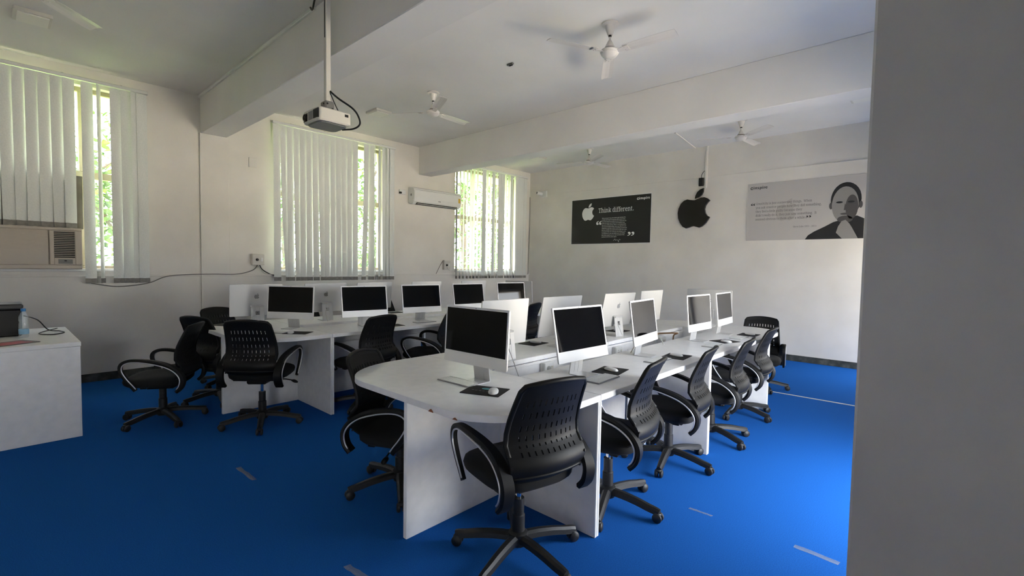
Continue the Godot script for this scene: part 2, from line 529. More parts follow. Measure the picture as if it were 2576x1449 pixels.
func chair_parts() -> void:
	C.back = chair_back()
	C.rim = chair_rim()
	for side in [-1, 1]:
		C["arm%d" % side] = chair_arm(side)
		C["strip%d" % side] = chair_strip(side)
	var s := st()
	rings(s, tf(Vector3(0, 0, 0)), [[0.17, 0.17, 0.385, -0.01], [0.222, 0.215, 0.392, -0.015], [0.243, 0.238, 0.412, -0.018], [0.248, 0.243, 0.435, -0.02], [0.242, 0.238, 0.456, -0.018], [0.218, 0.214, 0.472, -0.012], [0.17, 0.165, 0.478, -0.005], [0.08, 0.08, 0.474, 0.0]], 40, 3.6)
	C.seat = done(s)
	s = st()
	bx(s, tf(Vector3(0, 0.365, 0.01)), Vector3(0.17, 0.045, 0.23), 0.012)
	bx(s, tf(Vector3(0, 0.382, 0.10)), Vector3(0.40, 0.016, 0.05), 0.004)
	bx(s, tf(Vector3(0, 0.382, -0.07)), Vector3(0.40, 0.016, 0.05), 0.004)
	C.mechanism = done(s)
	s = st()
	tube(s, [Vector3(0.06, 0.362, -0.02), Vector3(0.2, 0.357, -0.03), Vector3(0.25, 0.347, -0.035)], 0.006, 6)
	rings(s, tf(Vector3(0.275, 0.335, -0.04), Vector3(0, 0, -20)), [[0.012, 0.008, -0.012, 0], [0.03, 0.016, -0.006, 0], [0.032, 0.018, 0.004, 0], [0.014, 0.01, 0.012, 0]], 14, 2.5)
	C.lever = done(s)
	s = st()
	lathe(s, tf(Vector3.ZERO), [Vector2(0.0, 0.05), Vector2(0.045, 0.055), Vector2(0.052, 0.075), Vector2(0.05, 0.118), Vector2(0.034, 0.128), Vector2(0.0, 0.13)], 20)
	C.hub = done(s)
	# one arm of the star base along +x, and its twin-wheel castor
	s = st()
	var path := spline([Vector3(0.03, 0.098, 0), Vector3(0.11, 0.096, 0), Vector3(0.2, 0.086, 0), Vector3(0.275, 0.072, 0), Vector3(0.315, 0.066, 0), Vector3(0.338, 0.06, 0)], 3)
	var w := []
	for i in path.size(): w.append(lerpf(1.0, 0.62, i / (path.size() - 1.0)))
	sweep(s, path, Vector3(0, 0, 1), [Vector2(-0.030, -0.018), Vector2(0.030, -0.018), Vector2(0.026, 0.006), Vector2(0.012, 0.018), Vector2(-0.012, 0.018), Vector2(-0.026, 0.006)], w)
	C.leg = done(s)
	s = st()
	cyl(s, tf(Vector3(0.327, 0, 0)), 0.011, 0.03, 0.068, 10)
	for k in [-1, 1]:
		lathe(s, tf(Vector3(0.33, 0.028, k * 0.0165), Vector3(90, 0, 0)), [Vector2(0, -0.012), Vector2(0.02, -0.012), Vector2(0.028, -0.006), Vector2(0.028, 0.006), Vector2(0.02, 0.012), Vector2(0, 0.012)], 16)
	rings(s, tf(Vector3(0.327, 0.036, 0)), [[0.02, 0.012, 0.0, 0], [0.026, 0.026, 0.012, 0], [0.02, 0.02, 0.022, 0]], 12, 2.5)
	C.castor = done(s)
	s = st()
	lathe(s, tf(Vector3.ZERO), [Vector2(0.0, 0.0), Vector2(0.031, 0.0), Vector2(0.034, 0.04), Vector2(0.034, 0.125), Vector2(0.029, 0.13), Vector2(0.029, 0.215), Vector2(0.0, 0.215)], 18)
	C.sleeve = done(s)
	# screw heads on the outside of the shell
	s = st()
	for side in [-1, 1]:
		for v in [0.33, 0.17]:
			var p := back_point(side * 0.97, v, 0.012)
			cyl(s, tf(p, Vector3(80, 0, side * -25)), 0.0075, -0.004, 0.003, 8)
	C.screws = done(s)

func chair(at: Vector2, turn: float, base_turn: float, dy: float, label: String, group: String, wrap := 0) -> Node3D:
	# at is x, z of the column; dy lowers the seat from its highest setting
	var t := thing("office_chair", label, "chair", Vector3(at.x, 0, at.y), turn, group)
	var up := tf(Vector3(0, dy, 0))
	var seat_up := tf(Vector3(0, dy + 0.05, 0))
	put("seat", C.seat, M.black_fabric, t, seat_up)
	var b := put("backrest", C.back, M.black_plastic, t, up)
	put("rim", C.rim, M.black_plastic, b)
	put("screw", C.screws, M.dark_slot, b)
	for side in [-1, 1]:
		var a := put("armrest", C["arm%d" % side], M.black_plastic, t, up)
		var sp := put("trim_strip", C["strip%d" % side], M.silver_strip, a)
		sp.set_meta("label", "silver trim strip")
	put("tilt_mechanism", C.mechanism, M.black_plastic, t, seat_up)
	put("lever", C.lever, M.black_plastic, t, seat_up)
	var col := put("gas_column", C.sleeve, M.base_plastic, t, tf(Vector3(0, 0.085, 0)))
	var s := st()
	cyl(s, tf(Vector3.ZERO), 0.0145, 0.20, 0.335 + dy, 14)
	put("piston", done(s), M.chrome, col)
	var hub := put("base_hub", C.hub, M.base_plastic, t)
	for k in 5:
		var x := tf(Vector3.ZERO, Vector3(0, base_turn - turn + 72.0 * k, 0))
		var l := put("leg", C.leg, M.base_plastic, t, x)
		put("castor", C.castor, M.base_plastic, l)
	if wrap:
		# torn remains of the clear delivery wrap under the seat edge
		var r := RandomNumberGenerator.new()
		r.seed = wrap
		s = st()
		s.set_smooth_group(-1)
		var x0 := r.randf_range(-0.2, 0.05)
		var z0 := -0.2 if wrap % 2 else 0.17
		for k in 6:
			var a0 := Vector3(x0 + 0.028 * k, 0.45 + dy, z0 + r.randf_range(-0.02, 0.02))
			var b0 := a0 + Vector3(0.028, 0, r.randf_range(-0.012, 0.012))
			var c0 := b0 + Vector3(r.randf_range(-0.02, 0.02), -r.randf_range(0.03, 0.085), r.randf_range(-0.02, 0.02))
			s.add_vertex(a0); s.add_vertex(b0); s.add_vertex(c0)
			s.add_vertex(a0); s.add_vertex(c0); s.add_vertex(a0 + Vector3(0.003, -r.randf_range(0.02, 0.06), 0.004))
		var wr := put("plastic_wrap", done(s), M.clear_wrap, t)
		wr.set_meta("label", "torn clear plastic wrap")
	return t

# ---------------------------------------------------------------- computer, keyboard, mouse

func apple_body() -> Array:
	var px := [[490, 690], [420, 680], [340, 662], [270, 685], [205, 745], [160, 840], [145, 930], [160, 1050], [200, 1140], [260, 1220], [330, 1255], [400, 1240], [440, 1222], [490, 1216], [540, 1230], [600, 1250], [660, 1225], [730, 1160], [780, 1085], [803, 1045], [760, 1020], [718, 960], [700, 880], [715, 810], [755, 755], [797, 715], [750, 670], [690, 645], [620, 648], [560, 670]]
	return px.map(func(p): return Vector2((p[0] - 474) / 660.0, (950 - p[1]) / 660.0))

func apple_leaf() -> Array:
	var px := [[495, 658], [505, 600], [540, 530], [600, 480], [665, 460], [660, 530], [630, 590], [570, 635]]
	return px.map(func(p): return Vector2((p[0] - 474) / 660.0, (950 - p[1]) / 660.0))

func apple_mesh(width: float, depth: float, b := 0.0) -> ArrayMesh:
	var s := st()
	for part in [apple_body(), apple_leaf()]:
		extrude(s, Transform3D.IDENTITY, part.map(func(p): return p * width), depth, b, true)
	return done(s)

func computer_parts() -> void:
	var s := st()
	extrude(s, tf(Vector3(0, 0, -0.0105)), rounded(-0.26, 0.0, 0.26, 0.345, 0.009), 0.0105, 0.0012, true)
	C.pc_body = done(s)
	C.pc_bezel = extrude_mesh(rounded(-0.2595, 0.0595, 0.2595, 0.3445, 0.0085), 0.0015, 0.0004)
	C.pc_chin = extrude_mesh(rounded(-0.2595, 0.0005, 0.2595, 0.0592, 0.006), 0.0013, 0.0004)
	C.pc_screen = extrude_mesh(rounded(-0.248, 0.07, 0.248, 0.332, 0.002), 0.0006, 0.0, false, tf(Vector3(0, 0, 0.0012)))
	C.pc_cam = extrude_mesh(rounded(-0.003, 0.3365, 0.003, 0.341, 0.002), 0.0005, 0.0, false, tf(Vector3(0, 0, 0.0015)))
	C.pc_logo = apple_mesh(0.05, 0.0008)
	s = st()
	extrude(s, tf(Vector3(0, 0.006, 0), Vector3(90, 0, 0)), rounded(-0.065, -0.095, 0.065, 0.05, 0.008), 0.006, 0.0015, true)
	C.pc_foot = done(s)
	# neck plate with the round cable hole: two flanks, a bridge above and one below
	s = st()
	var tilt := tf(Vector3(0, 0.004, -0.09), Vector3(8, 0, 0))
	bx(s, tilt * tf(Vector3(-0.042, 0.105, 0)), Vector3(0.046, 0.21, 0.008), 0.002)
	bx(s, tilt * tf(Vector3(0.042, 0.105, 0)), Vector3(0.046, 0.21, 0.008), 0.002)
	bx(s, tilt * tf(Vector3(0, 0.055, 0)), Vector3(0.04, 0.11, 0.008), 0.002)
	bx(s, tilt * tf(Vector3(0, 0.18, 0)), Vector3(0.04, 0.06, 0.008), 0.002)
	C.pc_neck = done(s)
	C.pc_hinge = box_mesh(Vector3(0.13, 0.014, 0.04), 0.004)
	s = st()
	cyl(s, tf(Vector3(0, 0, 0), Vector3(90, 0, 0)), 0.009, 0.0, 0.012, 12)
	C.pc_plug = done(s)
	# keyboard, long side along x
	C.kb_base = extrude_mesh(rounded(-0.135, -0.056, 0.135, 0.056, 0.008), 0.006, 0.0015, true, tf(Vector3(0, 0.0, 0), Vector3(-90, 0, 0)))
	s = st()
	for r in 6:
		var n := 14 if r != 5 else 9
		var x := -0.129
		for k in n:
			var w := 0.258 / 14.0
			if r == 5: w = 0.258 * 0.42 if k == 4 else 0.258 * 0.58 / 8.0
			bx(s, tf(Vector3(x + w / 2, 0.0075, -0.045 + 0.0178 * r)), Vector3(w - 0.0018, 0.003, 0.0163 if r else 0.010), 0.0008)
			x += w
	C.kb_keys = done(s)
	s = st()
	rings(s, tf(Vector3.ZERO), [[0.020, 0.045, 0.0, 0], [0.0275, 0.055, 0.004, 0], [0.028, 0.056, 0.008, 0], [0.026, 0.051, 0.014, 0], [0.021, 0.04, 0.019, 0], [0.012, 0.022, 0.0215, 0]], 24, 2.6)
	C.mouse = done(s)
	C.pad = extrude_mesh(rounded(-0.115, -0.09, 0.115, 0.09, 0.006), 0.003, 0.0006, false, tf(Vector3(0, 0, 0), Vector3(-90, 0, 0)))

func computer(x: float, z: float, turn: float, tilt: float, label: String, group: String, cord := []) -> Node3D:
	var t := thing("desktop_computer", label, "computer", Vector3(x, DT, z), turn, group)
	put("stand_foot", C.pc_foot, M.aluminium, t)
	put("stand_neck", C.pc_neck, M.aluminium, t)
	var x0 := tf(Vector3(0, 0.102, -0.012), Vector3(-tilt, 0, 0))
	var b := put("display", C.pc_body, M.aluminium, t, x0)
	put("bezel", C.pc_bezel, M.bezel, b)
	put("chin", C.pc_chin, M.bezel, b)
	var sc := put("screen", C.pc_screen, M.screen_glass, b)
	sc.set_meta("label", "dark switched-off screen")
	put("camera", C.pc_cam, M.dark_slot, b)
	put("emblem", C.pc_logo, M.emblem_metal, b, tf(Vector3(0, 0.21, -0.0105), Vector3(0, 180, 0)))
	put("hinge", C.pc_hinge, M.aluminium, b, tf(Vector3(0, 0.108, -0.03)))
	put("plug", C.pc_plug, M.cable_grey, b, tf(Vector3(0, 0.04, -0.0105), Vector3(0, 180, 0)))
	if cord:
		put("power_cord", tube_mesh(spline(cord, 6), 0.0035, 6), M.cable_white, t)
	return t

func keyboard(x: float, z: float, turn: float, label: String) -> void:
	var t := thing("keyboard", label, "keyboard", Vector3(x, DT, z), turn, "slim keyboards")
	put("base", C.kb_base, M.keyboard_base, t)
	var k := put("keys", C.kb_keys, M.white_plastic, t)
	k.set_meta("kind", "stuff")

func mouse_and_pad(px: float, pz: float, pturn: float, mx: float, mz: float, mturn: float, where: String, mouse := true, printed := false) -> void:
	var t := thing("mouse_pad", "black mouse pad " + where, "mouse pad", Vector3(px, DT, pz), pturn, "black mouse pads")
	put("mat", C.pad, M.mat_rubber, t)
	if printed:
		var e := []
		for k in 16: e.append(Vector2(cos(TAU * k / 16) * 0.03, sin(TAU * k / 16) * 0.018))
		var pr := put("print", extrude_mesh(e, 0.0004, 0.0, false, tf(Vector3(-0.005, 0.003, -0.035), Vector3(-90, 0, 0))), M.teal_print, t)
		pr.set_meta("label", "teal printed emblem")
		var s := st()
		for k in 5: bx(s, tf(Vector3(-0.07 + 0.022 * k, 0.0032, 0.01 + 0.003 * (k % 2))), Vector3(0.014, 0.0004, 0.012), 0.0)
		put("print", done(s), M.grey_print, t)
	if mouse:
		var m := thing("computer_mouse", "white rounded mouse " + where, "mouse", Vector3(mx, DT + 0.003, mz), mturn, "white mice")
		put("shell", C.mouse, M.white_plastic, m)

# ---------------------------------------------------------------- desks

func flat(poly: Array, y: float, h: float, b := 0.002) -> ArrayMesh:
	# polygon of Vector2(x, z) extruded upwards from y
	var q := poly.map(func(p): return Vector2(p.x, -p.y))
	return extrude_mesh(q, h, b, true, tf(Vector3(0, y, 0), Vector3(-90, 0, 0)))

func end_outline(xf: float, xn: float, zfront: float, zback: float, rz: float) -> Array:
	var out := [Vector2(xf, zback)]
	var rx := 0.39
	var d := signf(zback - zfront)
	for k in 13:
		var a := PI / 2 * k / 12.0
		out.append(Vector2(xf + rx - rx * cos(a), zfront + d * rz - d * rz * sin(a)))
	for k in 13:
		var a := PI / 2 * k / 12.0
		out.append(Vector2(xn - rx + rx * sin(a), zfront + d * rz - d * rz * cos(a)))
	out.append(Vector2(xn, zback))
	return out

func desk_row(xn: float, xni: float, xfi: float, xf: float, xp: float, row: String, near_side: String, far_side: String) -> void:
	var th := 0.036
	var under := DT - th
	var zs := [-2.235, -3.875, -5.555]
	var ends := [[-1.462, -2.235, 0.5, "facing the front of the room"], [-6.22, -5.555, 0.42, "nearest the poster wall"]]
	for e in ends:
		var t := thing("end_desk", "white rounded end desk of the row %s, %s" % [row, e[3]], "desk", Vector3.ZERO, 0, "rounded end desks")
		put("worktop", flat(end_outline(xf, xn, e[0], e[1] + 0.0015 * signf(e[0] - e[1]), e[2]), under, th), M.laminate, t)
		var d := signf(e[1] - e[0])
		put("support_panel", span_mesh(Vector3(xp - 0.015, 0, e[0] + d * 0.025), Vector3(xp + 0.015, under, e[1] - d * 0.02)), M.laminate, t)
		put("side_panel", span_mesh(Vector3(xf + 0.01, 0, e[1] - d * 0.018), Vector3(xn - 0.004, under, e[1] - d * 0.0005)), M.laminate, t)
		if e[0] > -2.0 and xp > -3.0:
			for c in [[-1.875, 0.02, 0.016], [-1.70, 0.016, 0.011]]:
				var poly := [Vector2(-c[1], 0), Vector2(-c[1] * 0.4, c[2] * 0.7), Vector2(0.1 * c[1], c[2]), Vector2(c[1] * 0.7, c[2] * 0.5), Vector2(c[1], 0)]
				var zz := -1.4605 if c[0] < -1.8 else -1.4665
				var ch := put("chip", extrude_mesh(poly, 0.002, 0.0, false, tf(Vector3(c[0], under, zz), Vector3(0, 8 if c[0] > -1.8 else 0, 0))), M.chipboard, t)
				ch.set_meta("label", "chipped edge showing brown chipboard")
	for k in 2:
		var z0: float = zs[k] - 0.0015
		var z1: float = zs[k + 1] + 0.0015
		var which: String = ["beside the front end desk", "toward the poster wall"][k]
		var t := thing("desk_bay", "white desk bay of the row %s, %s, %s" % [row, near_side, which], "desk", Vector3.ZERO, 0, "straight desk bays")
		put("worktop", span_mesh(Vector3(xni, under, z1), Vector3(xn, DT, z0)), M.laminate, t)
		put("side_panel", span_mesh(Vector3(xni, 0, z0 - 0.0185), Vector3(xn - 0.004, under, z0)), M.laminate, t)
		put("side_panel", span_mesh(Vector3(xni, 0, z1), Vector3(xn - 0.004, under, z1 + 0.0185)), M.laminate, t)
		put("modesty_panel", span_mesh(Vector3(xp - 0.009, 0.0, z1 + 0.02), Vector3(xp + 0.009, 0.58, z0 - 0.02)), M.laminate, t)
		t = thing("desk_bay", "white desk bay of the row %s, %s, %s" % [row, far_side, which], "desk", Vector3.ZERO, 0, "straight desk bays")
		put("worktop", span_mesh(Vector3(xf, under, z1), Vector3(xfi, DT, z0)), M.laminate, t)
		put("side_panel", span_mesh(Vector3(xf + 0.01, 0, z0 - 0.0185), Vector3(xfi, under, z0)), M.laminate, t)
		put("side_panel", span_mesh(Vector3(xf + 0.01, 0, z1), Vector3(xfi, under, z1 + 0.0185)), M.laminate, t)
	var tr := thing("cable_trough", "white open cable trough along the middle of the row %s" % row, "cable trough", Vector3.ZERO, 0, "cable troughs")
	put("tray", span_mesh(Vector3(xfi, 0.60, -5.53), Vector3(xni, 0.612, -2.26)), M.laminate, tr)
	put("back_board", span_mesh(Vector3(xfi, 0.612, -5.53), Vector3(xfi + 0.012, under - 0.001, -2.26)), M.laminate, tr)
	put("lip", span_mesh(Vector3(xfi + 0.012, under - 0.02, -5.53), Vector3(xfi + 0.02, under - 0.001, -2.26)), M.board_edge, tr)
	put("front_board", span_mesh(Vector3(xni - 0.012, 0.612, -5.53), Vector3(xni, under - 0.001, -2.26)), M.laminate, tr)

func socket_box(at: Vector3, turn: float, label: String, size := Vector3(0.12, 0.09, 0.045), m := "white_plastic", plugged := true) -> Node3D:
	# faces +z before turning
	var t := thing("socket_box", label, "socket", at, turn, "surface socket boxes")
	put("case", box_mesh(size, 0.005, Vector3(0, 0, size.z / 2)), M[m], t)
	put("plate", box_mesh(Vector3(size.x * 0.92, size.y * 0.9, 0.004), 0.0015, Vector3(0, 0, size.z + 0.002)), M[m], t)
	var sw := put("switch", box_mesh(Vector3(size.x * 0.16, size.y * 0.34, 0.006), 0.002, Vector3(size.x * 0.27, 0, size.z + 0.005)), M.white_plastic if m != "white_plastic" else M.off_white_plastic, t)
	if plugged:
		var s := st()
		lathe(s, tf(Vector3(-size.x * 0.12, -0.002, size.z + 0.003), Vector3(90, 0, 0)), [Vector2(0, 0.0), Vector2(0.021, 0.0), Vector2(0.019, 0.02), Vector2(0.010, 0.03), Vector2(0, 0.03)], 14)
		put("plug", done(s), M.cable_black if m != "white_plastic" else M.off_white_plastic, t)
	else:
		for k in 3:
			var a := PI / 2 + TAU * k / 3.0
			put("pin_hole", box_mesh(Vector3(0.006, 0.006, 0.001), 0.0, Vector3(-size.x * 0.12 + 0.011 * cos(a), 0.011 * sin(a), size.z + 0.0043)), M.dark_slot, t)
	return t

func cable(label: String, pts: Array, r: float, m: String, group := "cables") -> void:
	var o := put("cable", tube_mesh(spline(pts, 6), r, 6), M[m])
	tag(o, label, "cable", group)

# ---------------------------------------------------------------- windows and blinds

func window(n: int, z0: float, z1: float, y0: float, y1: float, transom: float, mullions: Array) -> void:
	var root := Node3D.new()
	root.name = "window_%d" % n
	add_child(root)
	tag(root, "", "", "", "structure")
	var x := WX - 0.14
	var w := 0.05
	var bars := [[z0, z0 - w, y0, y1], [z1 + w, z1, y0, y1], [z0 - w, z1 + w, y0, y0 + w], [z0 - w, z1 + w, y1 - w, y1], [z0 - w, z1 + w, transom - 0.04, transom + 0.04]]
	for b in bars:
		put("frame", span_mesh(Vector3(x - 0.03, b[2], b[0]), Vector3(x + 0.03, b[3], b[1]), 0.004), M.frame_aluminium, root)
	for z in mullions:
		put("mullion", span_mesh(Vector3(x - 0.028, y0 + w, z - 0.025), Vector3(x + 0.028, transom - 0.04, z + 0.025), 0.004), M.frame_aluminium, root)
		put("mullion", span_mesh(Vector3(x - 0.028, transom + 0.04, z - 0.025), Vector3(x + 0.028, y1 - w, z + 0.025), 0.004), M.frame_aluminium, root)
	var edges := [z0 - w]
	for z in mullions: edges.append_array([z + 0.025, z - 0.025])
	edges.append(z1 + w)
	for k in range(0, edges.size(), 2):
		for q in [[y0 + w, transom - 0.04], [transom + 0.04, y1 - w]]:
			put("pane", span_mesh(Vector3(x - 0.002, q[0], edges[k]), Vector3(x + 0.002, q[1], edges[k + 1]), 0.0), M.window_glass, root)
	put("sill", span_mesh(Vector3(x + 0.03, y0 - 0.02, z0), Vector3(WX + 0.03, y0 + 0.012, z1), 0.004), M.white_plastic, root)

func slat_mesh(h: float, sway: float, lift: float) -> ArrayMesh:
	# hangs from the origin; width along z, slightly cupped; sway shifts the foot along z, lift curls it off the plane
	var key := "slat %.2f %.3f %.3f" % [h, sway, lift]
	if C.has(key): return C[key]
	var s := st()
	s.set_smooth_group(2)
	var cols := 5
	var rows := 10
	var P := func(i: int, j: int) -> Vector3:
		var u := float(i) / (cols - 1) - 0.5
		var t := float(j) / rows
		return Vector3(0.007 * (1.0 - 4.0 * u * u) + lift * t * t * (u + 0.3), -h * t, u * 0.108 * (1.0 - 0.02 * t) + sway * t * t)
	for j in rows:
		for i in cols - 1:
			var a: Vector3 = P.call(i, j)
			var b: Vector3 = P.call(i + 1, j)
			var c: Vector3 = P.call(i + 1, j + 1)
			var d: Vector3 = P.call(i, j + 1)
			s.add_vertex(a); s.add_vertex(b); s.add_vertex(c)
			s.add_vertex(a); s.add_vertex(c); s.add_vertex(d)
	C[key] = done(s)
	return C[key]

func pocket_mesh(h: float, sway: float, lift: float) -> ArrayMesh:
	var key := "pocket %.2f %.3f %.3f" % [h, sway, lift]
	if C.has(key): return C[key]
	var s := st()
	bx(s, tf(Vector3(0.004 + lift * 0.3, -h + 0.029, sway * 0.98), Vector3(0, rad_to_deg(atan2(lift, 0.1)) * 0.9, 0)), Vector3(0.006, 0.058, 0.105), 0.002)
	C[key] = done(s)
	return C[key]

func blind(label: String, z0: float, z1: float, top: float, slats: Array) -> void:
	# slats of [z, length, yaw, sway, lift]
	var x := WX + 0.075
	var t := thing("vertical_blind", label, "blind", Vector3(x, 0, 0), 0, "vertical blinds on the windows")
	put("headrail", span_mesh(Vector3(-0.022, top, z0), Vector3(0.022, top + 0.04, z1), 0.004), M.white_plastic, t)
	for k in 4:
		var zb := lerpf(z0, z1, (k + 0.5) / 4.0)
		put("bracket", span_mesh(Vector3(-0.074, top + 0.03, zb - 0.012), Vector3(0.01, top + 0.046, zb + 0.012), 0.002), M.grey_plastic, t)
	for a in slats:
		var s := put("slat", slat_mesh(a[1], a[3], a[4]), M.blind_fabric, t, tf(Vector3(0, top - 0.004, a[0]), Vector3(0, a[2], 0)))
		put("weight_pocket", pocket_mesh(a[1], a[3], a[4]), M.blind_pocket, s)

# ---------------------------------------------------------------- ceiling things

func fan(x: float, z: float, turn: float, label: String) -> void:
	var t := thing("ceiling_fan", label, "fan", Vector3(x, CY, z), turn, "white ceiling fans")
	var s := st()
	lathe(s, tf(Vector3.ZERO), [Vector2(0.0, 0.0), Vector2(0.078, 0.0), Vector2(0.08, -0.012), Vector2(0.05, -0.022), Vector2(0.042, -0.05), Vector2(0.022, -0.105), Vector2(0.0, -0.107)], 24)
	put("canopy", done(s), M.fan_enamel, t)
	s = st()
	cyl(s, tf(Vector3.ZERO), 0.0105, -0.26, -0.1, 12)
	put("down_rod", done(s), M.fan_enamel, t)
	s = st()
	cyl(s, tf(Vector3.ZERO), 0.014, -0.12, -0.106, 12)
	put("collar", done(s), M.cable_black, t)
	s = st()
	lathe(s, tf(Vector3.ZERO), [Vector2(0.0, -0.15), Vector2(0.014, -0.15), Vector2(0.022, -0.165), Vector2(0.042, -0.205), Vector2(0.05, -0.222), Vector2(0.0, -0.222)], 24)
	put("cup", done(s), M.fan_enamel, t)
	s = st()
	cyl(s, tf(Vector3.ZERO), 0.053, -0.236, -0.222, 24)
	put("band", done(s), M.fan_band, t)
	s = st()
	lathe(s, tf(Vector3.ZERO), [Vector2(0.0, -0.236), Vector2(0.078, -0.238), Vector2(0.088, -0.25), Vector2(0.086, -0.262), Vector2(0.08, -0.268), Vector2(0.08, -0.274), Vector2(0.062, -0.296), Vector2(0.03, -0.308), Vector2(0.0, -0.31)], 28)
	put("motor", done(s), M.fan_enamel, t)
	if not C.has("blade"):
		s = st()
		var pts := [Vector3(0.14, 0, 0), Vector3(0.25, 0, 0), Vector3(0.4, 0, 0), Vector3(0.55, 0, 0), Vector3(0.62, 0, 0)]
		var pitch := Vector3(0, sin(deg_to_rad(11)), cos(deg_to_rad(11)))
		sweep(s, pts, pitch, [Vector2(-0.056, -0.0015), Vector2(-0.02, 0.004), Vector2(0.02, 0.004), Vector2(0.056, -0.0015), Vector2(0.056, 0.0005), Vector2(0.02, 0.006), Vector2(-0.02, 0.006), Vector2(-0.056, 0.0005)], [0.85, 0.95, 1.0, 1.05, 0.95])
		C.blade = done(s)
		s = st()
		sweep(s, [Vector3(0.07, -0.005, 0), Vector3(0.12, -0.001, 0), Vector3(0.19, 0.0, 0)], pitch, [Vector2(-0.03, -0.006), Vector2(0.03, -0.006), Vector2(0.03, -0.002), Vector2(-0.03, -0.002)], [0.6, 0.9, 1.2])
		for q in [[0.155, 0.02], [0.155, -0.02], [0.18, 0.0]]:
			cyl(s, tf(Vector3(q[0], -0.01 + q[1] * 0.19, q[1])), 0.006, -0.001, 0.004, 8)
		C.blade_iron = done(s)
	for k in 3:
		var xf := tf(Vector3(0, -0.255, 0), Vector3(0, 120.0 * k, 0))
		var b := put("blade", C.blade, M.fan_enamel, t, xf)
		put("blade_iron", C.blade_iron, M.fan_enamel, b)

func ceiling_lamp(x: float, z: float, label: String) -> void:
	var t := thing("ceiling_lamp", label, "lamp", Vector3(x, CY, z), 0, "switched-off ceiling lamps")
	var s := st()
	extrude(s, tf(Vector3(0, 0, 0), Vector3(90, 0, 0)), rounded(-0.15, -0.13, 0.15, 0.13, 0.012), 0.032, 0.004)
	put("housing", done(s), M.off_white_plastic, t)
	put("diffuser", box_mesh(Vector3(0.25, 0.012, 0.21), 0.004, Vector3(0, -0.036, 0)), M.lamp_diffuser, t)

func projector() -> void:
	var px := -3.68
	var pz := -1.82
	var t := thing("projector", "grey-white projector hanging below the beam on a pole", "projector", Vector3(px, 2.575, pz))
	var s := st()
	extrude(s, tf(Vector3(0, 0.0, 0), Vector3(-90, 0, 0)), rounded(-0.135, -0.135, 0.135, 0.135, 0.03), 0.098, 0.008, true)
	put("case", done(s), M.off_white_plastic, t)
	s = st()
	extrude(s, tf(Vector3(0, -0.012, 0), Vector3(-90, 0, 0)), rounded(-0.118, -0.118, 0.118, 0.118, 0.05), 0.013, 0.006, true)
	put("underside", done(s), M.grey_plastic, t)
	put("grille", box_mesh(Vector3(0.085, 0.072, 0.012), 0.004, Vector3(0.085, 0.05, 0.131)), M.dark_slot, t)
	put("front_panel", box_mesh(Vector3(0.075, 0.066, 0.008), 0.003, Vector3(0.0, 0.048, 0.133)), M.grey_plastic, t)
	put("lens_window", box_mesh(Vector3(0.07, 0.066, 0.01), 0.004, Vector3(-0.085, 0.046, 0.132)), M.black_gloss, t)
	s = st()
	lathe(s, tf(Vector3(-0.085, 0.046, 0.13), Vector3(90, 0, 0)), [Vector2(0, 0.0), Vector2(0.026, 0.0), Vector2(0.028, 0.016), Vector2(0.022, 0.018), Vector2(0, 0.012)], 18)
	put("lens", done(s), M.black_gloss, t)
	put("vent", box_mesh(Vector3(0.006, 0.02, 0.03), 0.001, Vector3(0.134, 0.07, -0.09)), M.dark_slot, t)
	for q in [Vector3(-0.08, 0.1, 0.09), Vector3(-0.11, 0.1, 0.06)]:
		s = st()
		cyl(s, tf(q), 0.014, 0.0, 0.016, 10)
		put("knob", done(s), M.grey_plastic, t)
	var m := thing("projector_mount", "pale pole mount fixed to the ceiling above the projector", "mount", Vector3(px, 0, pz))
	put("pole", span_mesh(Vector3(-0.02, 2.76, -0.02), Vector3(0.02, CY, 0.02), 0.004), M.off_white_plastic, m)
	put("inner_pole", span_mesh(Vector3(-0.032, 2.74, -0.006), Vector3(-0.02, 3.4, 0.012), 0.002), M.grey_plastic, m)
	put("clamp", box_mesh(Vector3(0.085, 0.085, 0.075), 0.01, Vector3(0, 2.717, 0)), M.grey_plastic, m)
	put("ceiling_plate", box_mesh(Vector3(0.14, 0.012, 0.14), 0.003, Vector3(0, CY - 0.006, 0)), M.off_white_plastic, m)
	for q in [Vector3(0.043, 2.735, 0.02), Vector3(0.043, 2.7, -0.02), Vector3(0.02, 2.735, 0.038), Vector3(-0.02, 2.7, 0.038)]:
		put("bolt", box_mesh(Vector3(0.014, 0.014, 0.014), 0.004, q), M.cable_black, m)
	put("channel", span_mesh(Vector3(-0.006, 3.25, 0.0195), Vector3(0.006, CY - 0.02, 0.0215), 0.0), M.cable_black, m)
	cable("black cable looping from the pole to the back of the projector", [Vector3(px + 0.025, 2.84, pz - 0.01), Vector3(px + 0.06, 2.79, pz - 0.06), Vector3(px + 0.13, 2.72, pz - 0.14), Vector3(px + 0.15, 2.665, pz - 0.18), Vector3(px + 0.16, 2.60, pz - 0.19), Vector3(px + 0.12, 2.565, pz - 0.16), Vector3(px + 0.03, 2.562, pz - 0.11)], 0.0075, "cable_black")
	cable("thin black cable from the pole into the projector top", [Vector3(px + 0.022, 2.83, pz - 0.012), Vector3(px + 0.04, 2.75, pz - 0.04), Vector3(px + 0.06, 2.674, pz - 0.07)], 0.004, "cable_black")
	cable("black cable running down the projector pole", [Vector3(px - 0.036, 3.7, pz + 0.0), Vector3(px - 0.037, 3.3, pz), Vector3(px - 0.038, 2.9, pz + 0.002), Vector3(px - 0.036, 2.76, pz)], 0.006, "cable_black")

# ---------------------------------------------------------------- air conditioners

